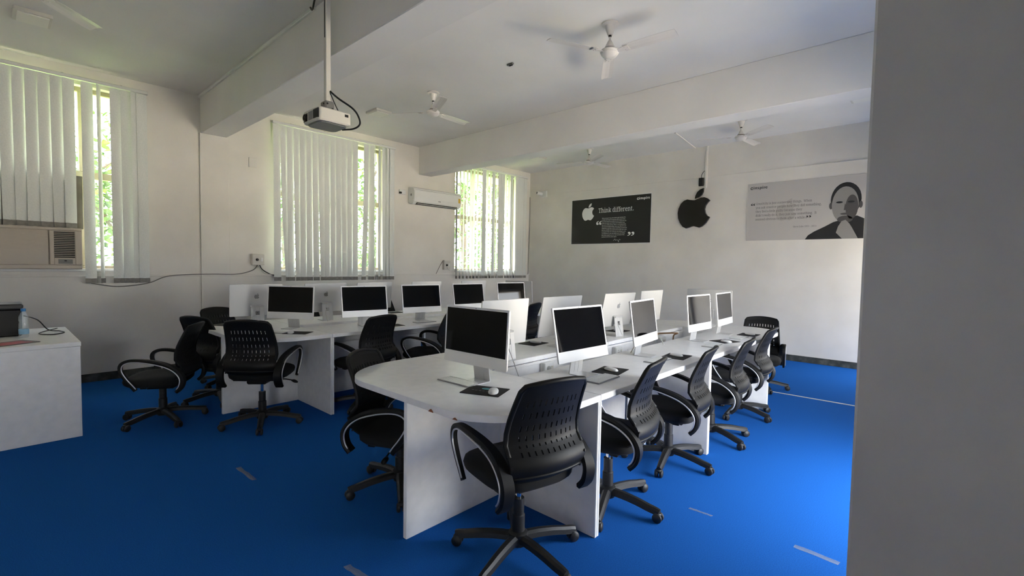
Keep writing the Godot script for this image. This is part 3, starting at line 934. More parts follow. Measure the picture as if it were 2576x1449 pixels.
func window_ac() -> void:
	var z0 := 0.06
	var z1 := -0.715
	var t := thing("window_air_conditioner", "old cream window air conditioner set in the window under the short blind", "air conditioner", Vector3(WX, 1.37, 0))
	var xf := 0.20   # front face
	put("casing", span_mesh(Vector3(-0.3, 0, z0), Vector3(xf - 0.05, 0.47, z1), 0.01), M.warm_white_plastic, t)
	var f := put("front_frame", span_mesh(Vector3(xf - 0.05, 0.0, z0), Vector3(xf - 0.02, 0.47, z1), 0.012), M.warm_white_plastic, t)
	put("bottom_lip", span_mesh(Vector3(xf - 0.03, 0.0, z0), Vector3(xf, 0.05, z1), 0.01), M.warm_white_plastic, t)
	put("top_lip", span_mesh(Vector3(xf - 0.03, 0.435, z0), Vector3(xf, 0.47, z1), 0.008), M.warm_white_plastic, t)
	# bowed intake grille
	var zc := -0.44
	var s := st()
	var pts := []
	for k in 9:
		var a := lerpf(-1.0, 1.0, k / 8.0)
		pts.append(Vector3(xf - 0.012 + 0.022 * (1 - a * a), 0.2425 + a * 0.19, (z0 + zc) / 2))
	sweep(s, pts, Vector3(0, 0, 1), [Vector2(-(z0 - zc) / 2 + 0.01, -0.006), Vector2((z0 - zc) / 2 - 0.01, -0.006), Vector2((z0 - zc) / 2 - 0.01, 0.004), Vector2(-(z0 - zc) / 2 + 0.01, 0.004)])
	put("intake_panel", done(s), M.warm_white_plastic, t)
	var lv := span_mesh(Vector3(-0.004, -0.0035, z0 - 0.012), Vector3(0.005, 0.0035, zc + 0.012), 0.001)
	for k in 15:
		var a := lerpf(-0.1, 0.97, k / 14.0)
		put("louvre", lv, M.warm_white_plastic, t, tf(Vector3(xf + 0.012 + 0.022 * (1 - a * a) - 0.018, 0.2425 + a * 0.19, 0)))
	# discharge vent
	put("vent_recess", span_mesh(Vector3(xf - 0.022, 0.13, -0.475), Vector3(xf - 0.018, 0.43, -0.655), 0.0), M.dark_slot, t)
	for q in [[-0.44, -0.478], [-0.652, -0.715]]:
		put("vent_jamb", span_mesh(Vector3(xf - 0.03, 0.05, q[0]), Vector3(xf + 0.004, 0.435, q[1]), 0.006), M.warm_white_plastic, t)
	var vl := box_mesh(Vector3(0.014, 0.006, 0.176), 0.001)
	for k in 15:
		put("vent_slat", vl, M.warm_white_plastic, t, tf(Vector3(xf - 0.008, 0.145 + 0.02 * k, -0.565), Vector3(0, 0, 25)))
	put("control_panel", span_mesh(Vector3(xf - 0.03, 0.05, -0.478), Vector3(xf + 0.002, 0.13, -0.652), 0.004), M.warm_white_plastic, t)
	put("control_window", span_mesh(Vector3(xf + 0.001, 0.062, -0.51), Vector3(xf + 0.004, 0.112, -0.63), 0.001), M.grey_plastic, t)
	put("button", box_mesh(Vector3(0.004, 0.012, 0.02), 0.001, Vector3(xf + 0.006, 0.095, -0.57)), M.dark_slot, t)
	put("badge", box_mesh(Vector3(0.003, 0.015, 0.07), 0.001, Vector3(xf + 0.001, 0.026, -0.02)), M.grey_plastic, t)

func split_ac() -> void:
	var t := thing("split_air_conditioner", "white split air conditioner on the wall between two blinds", "air conditioner", Vector3(WX, 2.62, 0))
	var z0 := -5.36
	var z1 := -6.52
	var prof := [Vector2(0, 0.02), Vector2(0.06, 0.0), Vector2(0.13, 0.0), Vector2(0.185, 0.05), Vector2(0.205, 0.12), Vector2(0.205, 0.24), Vector2(0.19, 0.285), Vector2(0.15, 0.31), Vector2(0, 0.32)]
	var s := st()
	extrude(s, tf(Vector3(0, 0, z1)), prof, z0 - z1, 0.012, false)
	put("body", done(s), M.white_plastic, t)
	put("air_outlet", span_mesh(Vector3(0.09, -0.004, z0 - 0.08), Vector3(0.165, 0.03, z1 + 0.08), 0.002), M.dark_slot, t)
	put("louvre", box_mesh(Vector3(0.065, 0.006, 1.0), 0.002, Vector3(0.165, 0.004, (z0 + z1) / 2)), M.white_plastic, t)
	put("panel_seam", span_mesh(Vector3(0.2, 0.262, z0 - 0.02), Vector3(0.2035, 0.266, z1 + 0.02), 0.0), M.grey_plastic, t)
	put("badge", box_mesh(Vector3(0.003, 0.012, 0.06), 0.0, Vector3(0.206, 0.09, -5.95)), M.grey_plastic, t)
	put("sticker", box_mesh(Vector3(0.002, 0.09, 0.05), 0.0, Vector3(0.206, 0.16, -6.46)), M.yellow_sticker, t)
	put("display", box_mesh(Vector3(0.03, 0.04, 0.004), 0.001, Vector3(0.1, 0.17, z0 + 0.002)), M.grey_plastic, t)

# ---------------------------------------------------------------- posters and emblem

func layer(parent: Node, called: String, poly: Array, w: float, h: float, m: String, lift: float) -> void:
	# poly in poster fractions, v downwards
	put(called, extrude_mesh(poly.map(func(p): return Vector2(p.x * w, -p.y * h)), 0.0006), M[m], parent, tf(Vector3(0, 0, lift)))

func ellipse(cx: float, cy: float, rx: float, ry: float, a0 := 0.0, a1 := TAU, n := 28) -> Array:
	var out := []
	for k in n: out.append(Vector2(cx + rx * cos(lerpf(a0, a1, float(k) / (n if a1 - a0 > 6.2 else n - 1))), cy + ry * sin(lerpf(a0, a1, float(k) / (n if a1 - a0 > 6.2 else n - 1)))))
	return out

func words(parent: Node, called: String, t: String, x: float, y: float, width: float, height: float, font: String, weight: int, m: String, z: float, spacing := 0.0, italic := false) -> void:
	var tm := text_mesh(t, height, font, weight, italic, spacing)
	var box := tm.get_aabb()
	var k := width / maxf(box.size.x, 0.001) if width > 0.0 else 1.0
	put(called, tm, M[m], parent, Transform3D(Basis.from_scale(Vector3(k, 1, 1)), Vector3(x - box.position.x * k, y - (box.position.y + box.size.y), z)))

func maker_mark(parent: Node, x: float, y: float, w: float, m: String, z: float) -> void:
	# a ring with a bite, then the word
	var ring := []
	var r := w * 0.085
	for k in 21: ring.append(Vector2(cos(lerpf(0.25, TAU - 0.25, k / 20.0)), sin(lerpf(0.25, TAU - 0.25, k / 20.0))) * r)
	for k in 21: ring.append(Vector2(cos(lerpf(TAU - 0.45, 0.45, k / 20.0)), sin(lerpf(TAU - 0.45, 0.45, k / 20.0))) * r * 0.52)
	put("printed_mark", extrude_mesh(ring, 0.001), M[m], parent, tf(Vector3(x + r, y - r * 1.15, z)))
	words(parent, "printed_word", "inspire", x + 2.2 * r, y + r * 0.25, w - 2.2 * r, w * 0.235, "Droid Sans", 700, m, z)

func posters() -> void:
	var w := 1.91
	var h := 0.972
	var t := thing("poster", "black poster with a white emblem and the headline Think different", "poster", Vector3(-6.365, 2.968, FZ + 0.002))
	put("sheet", span_mesh(Vector3(-0.018, 0.018, 0), Vector3(w + 0.018, -h - 0.018, 0.004), 0.0), M.poster_white, t)
	put("print_field", span_mesh(Vector3(0, 0, 0.004), Vector3(w, -h, 0.0048), 0.0), M.poster_black, t)
	put("emblem", apple_mesh(0.31, 0.0012), M.print_white, t, tf(Vector3(0.225 * w, -0.33 * h, 0.0048)))
	words(t, "headline", "Think different.", 0.365 * w, -0.215 * h, 0.435 * w, 0.135, "Droid Serif", 400, "print_white", 0.0048)
	var quote := "When you grow up, you tend to get told that the\nworld is the way it is and your life is just to live\nyour life inside the world, try not to bash into the\nwalls too much, try to have a nice family, have\nfun, save a little money. That's a very limited life.\nLife can be much broader, once you discover one\nsimple fact, and that is that everything around you\nthat you call life was made up by people that were\nno smarter than you. And you can change it, you\ncan influence it, you can build your own things\nthat other people can use. Once you learn that,\nyou'll never be the same again."
	words(t, "quotation", quote, 0.412 * w, -0.437 * h, 0.315 * w, 0.0255, "Droid Serif", 400, "print_white", 0.0048, 11.0)
	words(t, "quotation_mark", "\u201c", 0.338 * w, -0.50 * h, 0.07 * w, 0.27, "Droid Serif", 700, "print_white", 0.0048)
	words(t, "quotation_mark", "\u201d", 0.737 * w, -0.765 * h, 0.08 * w, 0.27, "Droid Serif", 700, "print_white", 0.0048)
	var sg := spline([Vector3(0.565, 0.945, 0), Vector3(0.585, 0.905, 0), Vector3(0.59, 0.94, 0), Vector3(0.605, 0.925, 0), Vector3(0.62, 0.935, 0), Vector3(0.63, 0.975, 0), Vector3(0.637, 0.92, 0), Vector3(0.655, 0.93, 0)], 4)
	put("signature", tube_mesh(sg.map(func(p): return Vector3(p.x * w, -p.y * h, 0.005)), 0.0022, 5), M.print_white, t)
	maker_mark(t, 0.838 * w, -0.055 * h, 0.147 * w, "print_white", 0.0048)

	w = 1.665
	h = 0.972
	t = thing("poster", "grey poster with a printed portrait of a man in black beside a quotation", "poster", Vector3(-2.66, 2.962, FZ + 0.002))
	put("sheet", span_mesh(Vector3(0, 0, 0), Vector3(w, -h, 0.004), 0.0), M.poster_grey, t)
	put("watermark", apple_mesh(0.30, 0.0006), M.print_light, t, tf(Vector3(0.36 * w, -0.53 * h, 0.004)))
	maker_mark(t, 0.025 * w, -0.055 * h, 0.16 * w, "print_dark", 0.004)
	words(t, "quotation", "Creativity is just connecting things.  When\nyou ask creative people how they did something,\nthey feel a little guilty because they\ndidn't really do it, they just saw something.  It\nseemed obvious to them after a while.", 0.083 * w, -0.335 * h, 0.575 * w, 0.052, "Droid Serif", 400, "print_mid", 0.0046, 4.0, true)
	words(t, "quotation_mark", "\u201c", 0.036 * w, -0.345 * h, 0.04 * w, 0.12, "Droid Serif", 700, "print_dark", 0.0046)
	words(t, "quotation_mark", "\u201d", 0.535 * w, -0.605 * h, 0.044 * w, 0.12, "Droid Serif", 700, "print_dark", 0.0046)
	words(t, "attribution", "Steve Jobs 1955 - 2011", 0.43 * w, -0.765 * h, 0.195 * w, 0.035, "Droid Serif", 400, "print_mid", 0.0046)
	# a plain printed bust, black and grey
	layer(t, "portrait_shirt", [Vector2(0.535, 0.998), Vector2(0.56, 0.93), Vector2(0.61, 0.87), Vector2(0.69, 0.80), Vector2(0.76, 0.73), Vector2(0.94, 0.64), Vector2(0.995, 0.69), Vector2(0.995, 0.998)], w, h, "print_dark", 0.004)
	layer(t, "portrait_hair", ellipse(0.851, 0.38, 0.118, 0.27), w, h, "print_dark", 0.0046)
	for e in [[0.737, 0.47], [0.965, 0.47]]: layer(t, "portrait_ear", ellipse(e[0], e[1], 0.014, 0.055), w, h, "print_shade", 0.0049)
	layer(t, "portrait_face", ellipse(0.846, 0.46, 0.103, 0.285), w, h, "print_skin", 0.0052)
	layer(t, "portrait_cheek", ellipse(0.898, 0.50, 0.048, 0.19), w, h, "print_shade", 0.0058)
	for e in [[0.802, 0.42], [0.892, 0.42]]: layer(t, "portrait_eye", ellipse(e[0], e[1], 0.026, 0.016), w, h, "print_dark", 0.0064)
	layer(t, "portrait_nose", [Vector2(0.845, 0.44), Vector2(0.868, 0.54), Vector2(0.838, 0.55)], w, h, "print_shade", 0.0064)
	layer(t, "portrait_mouth", ellipse(0.85, 0.605, 0.038, 0.016), w, h, "print_shade", 0.0064)
	layer(t, "portrait_beard", ellipse(0.85, 0.69, 0.06, 0.055), w, h, "print_shade", 0.0058)
	layer(t, "portrait_hand", [Vector2(0.835, 0.998), Vector2(0.785, 0.90), Vector2(0.80, 0.80), Vector2(0.825, 0.72), Vector2(0.855, 0.70), Vector2(0.885, 0.76), Vector2(0.905, 0.82), Vector2(0.955, 0.998)], w, h, "print_skin", 0.0068)

	t = thing("wall_emblem", "large black glossy apple-shaped emblem with a bite on the wall", "emblem", Vector3(-3.58, 2.52, FZ))
	put("body", extrude_mesh(apple_body().map(func(p): return p * 0.60), 0.06, 0.006, true), M.black_gloss, t, tf(Vector3(0, 0, 0.012)))
	put("leaf", extrude_mesh(apple_leaf().map(func(p): return p * 0.60), 0.06, 0.006, true), M.black_gloss, t, tf(Vector3(0, 0, 0.012)))
	for q in [Vector3(-0.12, -0.1, 0.006), Vector3(0.1, -0.1, 0.006), Vector3(0, 0.12, 0.006), Vector3(0.11, 0.36, 0.006)]:
		put("standoff", box_mesh(Vector3(0.03, 0.03, 0.012), 0.0, q), M.grey_plastic, t)
	t = thing("power_adapter", "small black adapter hanging by a wire above the emblem", "adapter", Vector3(-3.465, 3.085, FZ))
	put("case", box_mesh(Vector3(0.085, 0.15, 0.05), 0.008, Vector3(0, 0, 0.026)), M.cable_black, t)
	put("lead", tube_mesh(spline([Vector3(0, 0.075, 0.02), Vector3(0.0, 0.12, 0.02), Vector3(0.02, 0.17, 0.015), Vector3(0.05, 0.20, 0.01)], 5), 0.005, 6), M.cable_black, t)

# ---------------------------------------------------------------- outside

func tree(x: float, z: float, h: float, sd: int, label: String) -> void:
	var r := RandomNumberGenerator.new()
	r.seed = sd
	var t := thing("tree", label, "tree", Vector3(x, -0.4, z), 0.0, "trees outside the windows")
	var s := st()
	var top := Vector3(r.randf_range(-0.3, 0.3), h * 0.75, r.randf_range(-0.3, 0.3))
	tube(s, spline([Vector3.ZERO, Vector3(0.05, h * 0.25, 0.03), Vector3(-0.06, h * 0.5, 0.04), top], 4), 0.1, 8, range(13).map(func(i): return lerpf(0.14, 0.04, i / 12.0)))
	var clumps := []
	for k in 9:
		var a := TAU * k / 9.0 + r.randf() * 0.5
		var c := Vector3(cos(a) * r.randf_range(0.5, 1.3), h * r.randf_range(0.18, 0.92), sin(a) * r.randf_range(0.5, 1.3))
		c.x = minf(c.x, WX - 1.3 - x)
		clumps.append(c)
		var from := Vector3(0, clampf(c.y - 0.8, 0.5, h * 0.7), 0)
		tube(s, [from, from.lerp(c, 0.5) + Vector3(0, -0.1, 0), c], 0.03, 5)
	put("trunk", done(s), M.bark, t)
	if not C.has("leaf"):
		s = st()
		var pts := [Vector3(0, 0, 0), Vector3(0.035, 0.012, 0.05), Vector3(0.03, 0.012, 0.1), Vector3(0, 0, 0.15), Vector3(-0.03, 0.012, 0.1), Vector3(-0.035, 0.012, 0.05)]
		s.set_smooth_group(-1)
		for k in range(1, 5): s.add_vertex(pts[0]); s.add_vertex(pts[k]); s.add_vertex(pts[k + 1])
		C.leaf = done(s)
	for v in 3:
		var mm := MultiMesh.new()
		mm.transform_format = MultiMesh.TRANSFORM_3D
		mm.mesh = C.leaf
		mm.instance_count = 520
		for i in 520:
			var c: Vector3 = clumps[r.randi() % clumps.size()]
			var d := Vector3(r.randfn(), r.randfn() * 0.8, r.randfn()) * 0.42
			if x + c.x + d.x > WX - 1.25: d.x = WX - 1.25 - x - c.x - r.randf() * 0.5
			mm.set_instance_transform(i, Transform3D(Basis.from_euler(Vector3(r.randf_range(-0.6, 1.0), r.randf() * TAU, r.randf_range(-0.8, 0.8))).scaled(Vector3.ONE * r.randf_range(0.8, 1.5)), c + d))
		var o := MultiMeshInstance3D.new()
		o.multimesh = mm
		o.material_override = M["leaf_%d" % v]
		o.name = "foliage"
		t.add_child(o, true)
		o.set_meta("kind", "stuff")

# ---------------------------------------------------------------- the room

func room() -> void:
	structure("floor", span_mesh(Vector3(WX - 0.25, -0.15, FZ - 0.25), Vector3(RX + 0.25, 0, BZ + 0.25), 0.0), M.blue_carpet)
	structure("ceiling", span_mesh(Vector3(WX - 0.25, CY, FZ - 0.25), Vector3(RX + 0.25, CY + 0.2, BZ + 0.25), 0.0), M.ceiling_paint)
	# window wall with three openings
	var s := st()
	var y0 := 1.36
	var y1 := 3.53
	var holes := [[0.66, -1.2], [-2.96, -4.84], [-6.52, -8.45]]
	span(s, Vector3(WX - 0.25, 0, FZ - 0.25), Vector3(WX, y0, BZ + 0.25))
	span(s, Vector3(WX - 0.25, y1, FZ - 0.25), Vector3(WX, CY, BZ + 0.25))
	var edge := BZ + 0.25
	for q in holes:
		span(s, Vector3(WX - 0.25, y0, q[0]), Vector3(WX, y1, edge))
		edge = q[1]
	span(s, Vector3(WX - 0.25, y0, FZ - 0.25), Vector3(WX, y1, edge))
	# the shallow pier under the first beam
	span(s, Vector3(WX, 0, -2.31), Vector3(WX + 0.018, 3.23, -1.955), 0.004)
	# added sunshade slab, out of view, keeping direct sun off the windows
	span(s, Vector3(WX - 1.1, 3.56, FZ - 0.25), Vector3(WX - 0.25, 3.66, BZ + 0.25), 0.01)
	structure("wall_left", done(s), M.wall_paint)
	window(1, 0.66, -1.2, y0, y1, 2.5, [-0.15, -0.76])
	window(2, -2.96, -4.84, y0, y1, 2.55, [-3.62, -4.28])
	window(3, -6.52, -8.45, y0, y1, 2.5, [-7.16, -7.8])
	s = st()
	span(s, Vector3(WX, 0, FZ - 0.25), Vector3(RX + 0.25, CY, FZ))
	structure("wall_far", done(s), M.wall_paint)
	structure("wall_back", span_mesh(Vector3(WX, 0, BZ), Vector3(RX + 0.25, CY, BZ + 0.25), 0.0), M.wall_paint)
	# right wall with two open doorways; a third is added to light the front
	s = st()
	var doors := [[1.45, 0.95], [-3.0, -4.65], [-7.8, -8.82]]
	var dh := 2.15
	span(s, Vector3(RX, dh, FZ), Vector3(RX + 0.25, CY, BZ))
	var from := BZ
	for d in doors:
		span(s, Vector3(RX, 0, d[0]), Vector3(RX + 0.25, dh, from))
		from = d[1]
	span(s, Vector3(RX, 0, FZ), Vector3(RX + 0.25, dh, from))
	structure("wall_right", done(s), M.wall_paint)
	for k in 3:
		s = st()
		span(s, Vector3(RX + 0.05, 0, doors[k][0]), Vector3(RX + 0.15, dh, doors[k][0] - 0.05), 0.004)
		span(s, Vector3(RX + 0.05, 0, doors[k][1] + 0.05), Vector3(RX + 0.15, dh, doors[k][1]), 0.004)
		span(s, Vector3(RX + 0.05, dh - 0.05, doors[k][0] - 0.05), Vector3(RX + 0.15, dh, doors[k][1] + 0.05), 0.004)
		structure("door_%d" % (k + 1), done(s), M.frame_aluminium)
	# beams and the columns that carry them
	structure("trim_1", span_mesh(Vector3(WX, 3.23, -2.29), Vector3(RX, CY, -1.97), 0.006), M.ceiling_paint)
	structure("trim_2", span_mesh(Vector3(WX, 3.21, -5.90), Vector3(RX, CY, -5.60), 0.006), M.ceiling_paint)
	structure("wall_column", span_mesh(Vector3(-0.222, 0, -2.42), Vector3(RX, 3.23, -1.968), 0.008), M.column_paint)
	structure("wall_column_001", span_mesh(Vector3(-0.1, 0, -6.0), Vector3(RX, 3.21, -5.58), 0.008), M.column_paint)
	# skirting
	structure("baseboard_left", span_mesh(Vector3(WX, 0, FZ), Vector3(WX + 0.012, 0.1, BZ), 0.003), M.skirting)
	structure("baseboard_far", span_mesh(Vector3(WX, 0, FZ), Vector3(RX, 0.1, FZ + 0.012), 0.003), M.skirting)
	# surface trunking
	structure("trim_3", span_mesh(Vector3(WX, 1.275, FZ), Vector3(WX + 0.022, 1.30, 0.7), 0.004), M.wall_paint)
	structure("trim_4", span_mesh(Vector3(WX, CY - 0.035, -1.97), Vector3(-4.2, CY - 0.002, -1.945), 0.004), M.white_plastic)
	structure("trim_5", span_mesh(Vector3(-3.41, 2.97, FZ), Vector3(-3.37, CY, FZ + 0.02), 0.003), M.wall_paint)
	var tr := st()
	bx(tr, tf(Vector3(-3.535, CY - 0.008, -8.29), Vector3(0, 7.0, 0)), Vector3(0.035, 0.016, 1.22), 0.003)
	structure("trim_6", done(tr), M.wall_paint)
	structure("trim_7", span_mesh(Vector3(-7.1, 3.165, FZ), Vector3(-0.6, 3.178, FZ + 0.008), 0.002), M.wall_paint)
	structure("trim_8", span_mesh(Vector3(WX + 0.018, 0.2, -1.965), Vector3(WX + 0.030, 3.23, -1.952), 0.003), M.wall_paint)

func blinds() -> void:
	var top := 3.56
	var full := 2.355
	var list := []
	var r := RandomNumberGenerator.new()
	r.seed = 77
	# first window: short slats over the air conditioner, then long ones
	for k in 14:
		list.append([0.66 - 0.1 * k, 1.71, r.randf_range(-4, 4) + (10 if k % 2 else 2), r.randf_range(-0.012, 0.012), 0.015 if k % 3 == 1 else 0.0])
	list.append([-0.80, full, 6.0, 0.0, 0.0])
	list.append([-0.905, full, 62.0, -0.01, 0.0])
	for k in 2: list.append([-1.06 - 0.1 * k, full, 6.0, 0.0, 0.0])
	list.append([-1.245, full, 38.0, 0.0, 0.0])
	list.append([-1.315, full, 4.0, 0.0, 0.0])
	blind("grey fabric vertical blind with short slats over the window air conditioner", 0.72, -1.38, top, list)
	list = []
	var sways := [0.0, 0.07, -0.01, 0.02, 0.0, 0.0, -0.012, 0.035, 0.0, 0.0, 0.0, 0.008, 0.0, 0.0]
	for k in 14:
		list.append([-2.945 - 0.099 * k, full, r.randf_range(-3, 3) + (7 if k % 2 else 3), -sways[k] if k % 2 else sways[k], 0.02 if k in [1, 3] else 0.0])
	for q in [[-4.44, 8.0, 0.06], [-4.54, -30.0, 0.0], [-4.615, 55.0, 0.0], [-4.70, 40.0, 0.0], [-4.80, 10.0, -0.01], [-4.88, 25.0, 0.0], [-4.96, 8.0, 0.0]]:
		list.append([q[0], full, q[1], q[2], 0.015 if q[2] else 0.0])
	blind("grey fabric vertical blind behind the hanging projector", -2.88, -5.03, top, list)
	list = []
	for k in 23:
		var z := -6.5 - 0.098 * k
		var yaw := r.randf_range(-8, 14)
		if k in [0, 1, 2, 3, 4, 5]: yaw = r.randf_range(62, 82)
		elif k in [6, 7, 9, 10, 12, 15, 16, 18]: yaw = r.randf_range(50, 78)
		list.append([z, full, yaw, r.randf_range(-0.02, 0.02), 0.02 if k == 17 else 0.0])
	blind("grey fabric vertical blind with turned slats beside the far corner", -6.46, -8.72, top, list)

# ---------------------------------------------------------------- everything

func _ready() -> void:
	var cam := Camera3D.new()
	cam.name = "camera"
	cam.position = Vector3(0, 1.5, 0)
	cam.rotation_degrees = Vector3(-2.7404, 42.5657, 0.9518)
	cam.fov = 62.1546
	cam.near = 0.05
	cam.far = 200.0
	add_child(cam)
	cam.current = true
	var sky_mat := ProceduralSkyMaterial.new()
	sky_mat.sky_top_color = Color(0.78, 0.83, 0.90)
	sky_mat.sky_horizon_color = Color(0.97, 0.965, 0.95)
	sky_mat.sky_curve = 0.2
	sky_mat.ground_bottom_color = Color(0.42, 0.42, 0.38)
	sky_mat.ground_horizon_color = Color(0.7, 0.7, 0.68)
	sky_mat.sky_energy_multiplier = 1.0
	var sky := Sky.new()
	sky.sky_material = sky_mat
	var env := Environment.new()
	env.background_mode = Environment.BG_SKY
	env.sky = sky
	env.background_energy_multiplier = 5.0
	env.tonemap_mode = Environment.TONE_MAPPER_LINEAR
	env.tonemap_exposure = 4.5
	env.sdfgi_enabled = true
	env.ssao_enabled = true
	env.ssil_enabled = true
	var we := WorldEnvironment.new()
	we.name = "world_environment"
	we.environment = env
	add_child(we)
	var sun := DirectionalLight3D.new()
	sun.name = "sun"
	sun.light_energy = 10.0
	sun.light_color = Color(1.0, 0.94, 0.83)
	sun.light_angular_distance = 1.0
	sun.shadow_enabled = true
	add_child(sun)
	sun.look_at_from_position(Vector3(-0.40, 0.9, 0.10), Vector3.ZERO)

	make_materials()
	room()
	chair_parts()
	computer_parts()

	# the desks
	desk_row(-1.38, -1.975, -2.33, -2.925, -2.13, "along the doorways", "doorway side", "window side")
	desk_row(-4.42, -5.08, -5.29, -5.97, -5.18, "along the windows", "aisle side", "wall side")
	blinds()

	# teacher's desk
	var t := thing("teacher_desk", "white box desk with plain sides at the front beside the wall", "desk")
	put("worktop", span_mesh(Vector3(-6.6, DT - 0.036, -0.49), Vector3(-5.33, DT, 1.15), 0.003), M.laminate, t)
	put("front_panel", span_mesh(Vector3(-5.36, 0, -0.485), Vector3(-5.335, DT - 0.036, 1.145)), M.laminate, t)
	put("side_panel", span_mesh(Vector3(-6.57, 0, -0.485), Vector3(-5.36, DT - 0.036, -0.46)), M.laminate, t)
	put("side_panel", span_mesh(Vector3(-6.57, 0, 1.12), Vector3(-5.36, DT - 0.036, 1.145)), M.laminate, t)

	# chairs
	var gr := "black office chairs"
	chair(Vector2(-1.60, -1.82), 76, -6, -0.01, "black office chair pushed up to the chipped rounded desk end, silver trimmed arms", gr, 3)
	chair(Vector2(-1.54, -2.60), 101, 4, -0.03, "black office chair with clear wrap at the first desk bay by the doorways", gr, 4)
	chair(Vector2(-1.56, -3.52), 99, -4, -0.07, "second black office chair along the doorway desk bays, star base fully clear of the panels", gr)
	chair(Vector2(-1.52, -4.30), 96, -24, -0.08, "third black office chair along the doorway desk bays", gr, 6)
	chair(Vector2(-1.57, -5.22), 92, -20, -0.07, "last black office chair along the doorway desk bays", gr)
	chair(Vector2(-1.75, -6.55), -168, 20, -0.12, "black office chair at the rounded desk end under the portrait poster", gr)
	chair(Vector2(-2.66, -1.82), -62, -33, -0.09, "low black office chair tucked under the chipped rounded desk end, facing the doorways", gr, 5)
	chair(Vector2(-4.63, -1.66), 47, -24, 0.0, "black office chair with bare chrome piston at the rounded desk end by the windows", gr)
	chair(Vector2(-5.36, -1.05), 146, 8, -0.08, "low black office chair standing free beside the white teacher's desk", gr)
	chair(Vector2(-5.72, -1.62), 27, -10, -0.06, "black office chair squeezed against the rounded end of the window row", gr)
	chair(Vector2(-6.42, -1.95), -72, 10, -0.08, "black office chair between the wall and the rounded end of the window row", gr)
	chair(Vector2(-6.35, -2.95), -85, 0, -0.10, "black office chair against the wall under the projector window", gr)
	chair(Vector2(-6.3, -4.18), -80, 30, -0.05, "first black office chair by the wall under the split air conditioner", gr)
	chair(Vector2(-6.35, -4.86), -95, 15, -0.05, "second black office chair by the wall under the split air conditioner", gr)
	chair(Vector2(-4.50, -2.62), 100, 20, -0.02, "black office chair at the first aisle bay of the window row", gr)
	chair(Vector2(-4.45, -3.42), 122, 10, -0.02, "black office chair turned sideways at the window row, arm loop toward the aisle", gr)
	chair(Vector2(-4.55, -5.08), 104, 0, -0.02, "black office chair at the last aisle bay of the window row", gr)
	chair(Vector2(-5.25, -6.62), -170, 0, -0.06, "black office chair at the rounded end of the window row near the black poster", gr)
	chair(Vector2(-3.12, -4.45), -88, 12, -0.06, "black office chair in the aisle behind the doorway row computers", gr)

	# computers: cords run in local space from the plug to the trough behind
	var cord := [Vector3(0, 0.142, -0.035), Vector3(0.01, 0.138, -0.06), Vector3(0.04, 0.08, -0.115), Vector3(0.04, 0.0, -0.16), Vector3(0.03, -0.1, -0.2), Vector3(0.0, -0.17, -0.22)]
	var cg := "white all-in-one computers"
	computer(-2.06, -1.905, 2, 3, "white all-in-one computer alone on the chipped rounded desk end", cg)
	computer(-1.70, -2.57, 87, 11, "white all-in-one computer, first on the doorway side, screen tilted back", cg, cord)
	computer(-1.74, -3.50, 97, 8, "white all-in-one computer, second on the doorway side", cg, cord)
	computer(-1.74, -4.60, 88, 5, "white all-in-one computer, third on the doorway side, half covering the next one", cg)
	computer(-1.74, -5.30, 93, 6, "white all-in-one computer, last on the doorway side", cg)
	computer(-2.46, -2.57, -88, 5, "white all-in-one computer seen from behind, over the first trough socket", cg, cord)
	computer(-2.52, -3.32, -93, 10, "white all-in-one computer seen from behind, second on the window side of the doorway row", cg)
	computer(-2.52, -4.27, -95, 12, "white all-in-one computer seen from behind with its stand showing", cg, cord)
	computer(-2.50, -4.98, -90, 6, "white all-in-one computer seen from behind, last on the window side of the doorway row", cg)
	computer(-2.14, -5.88, -176, 5, "white all-in-one computer seen from behind on the rounded end by the poster wall", cg)
	computer(-5.05, -2.08, 35, 4, "white all-in-one computer on the rounded end of the window row, angled to the room", cg)
	computer(-4.76, -2.80, 80, 10, "white all-in-one computer, first on the aisle side of the window row", cg)
	computer(-4.75, -3.57, 80, 10, "white all-in-one computer, second on the aisle side of the window row", cg)
	computer(-4.75, -4.36, 86, 10, "white all-in-one computer, third on the aisle side of the window row", cg)
	computer(-4.75, -5.20, 82, 8, "white all-in-one computer, last on the aisle side of the window row", cg)
	computer(-5.60, -1.95, -97, 5, "white all-in-one computer seen from behind on the rounded end of the window row", cg, [Vector3(0, 0.142, -0.035), Vector3(0.01, 0.138, -0.06), Vector3(0.08, 0.06, -0.1), Vector3(0.09, 0.004, -0.12), Vector3(0.2, 0.003, -0.15)])
	computer(-5.58, -2.72, -90, 5, "white all-in-one computer seen from behind, emblem showing under the projector window", cg, cord)
	computer(-5.58, -3.38, -88, 5, "white all-in-one computer seen from behind, second on the wall side", cg)
	computer(-5.58, -4.22, -90, 5, "white all-in-one computer seen from behind, third on the wall side", cg)
	computer(-5.58, -5.14, -90, 5, "white all-in-one computer seen from behind, last on the wall side", cg)
	computer(-5.24, -5.90, -172, 5, "white all-in-one computer seen from behind on the far rounded end of the window row", cg)

	keyboard(-2.13, -1.865, 2, "slim white keyboard on the chipped rounded desk end")
	keyboard(-1.575, -2.555, 92, "slim white keyboard, first on the doorway side")
	keyboard(-1.60, -3.38, 92, "slim white keyboard, second on the doorway side")
	keyboard(-1.575, -4.42, 94, "slim white keyboard, third on the doorway side")
	keyboard(-1.56, -5.12, 90, "slim white keyboard, last on the doorway side")
	keyboard(-4.88, -1.86, 35, "slim white keyboard on the rounded end of the window row")
	keyboard(-4.63, -3.50, 84, "slim white keyboard, second on the aisle side of the window row")
	keyboard(-2.68, -2.58, -90, "slim white keyboard behind the first window-side computer of the doorway row")
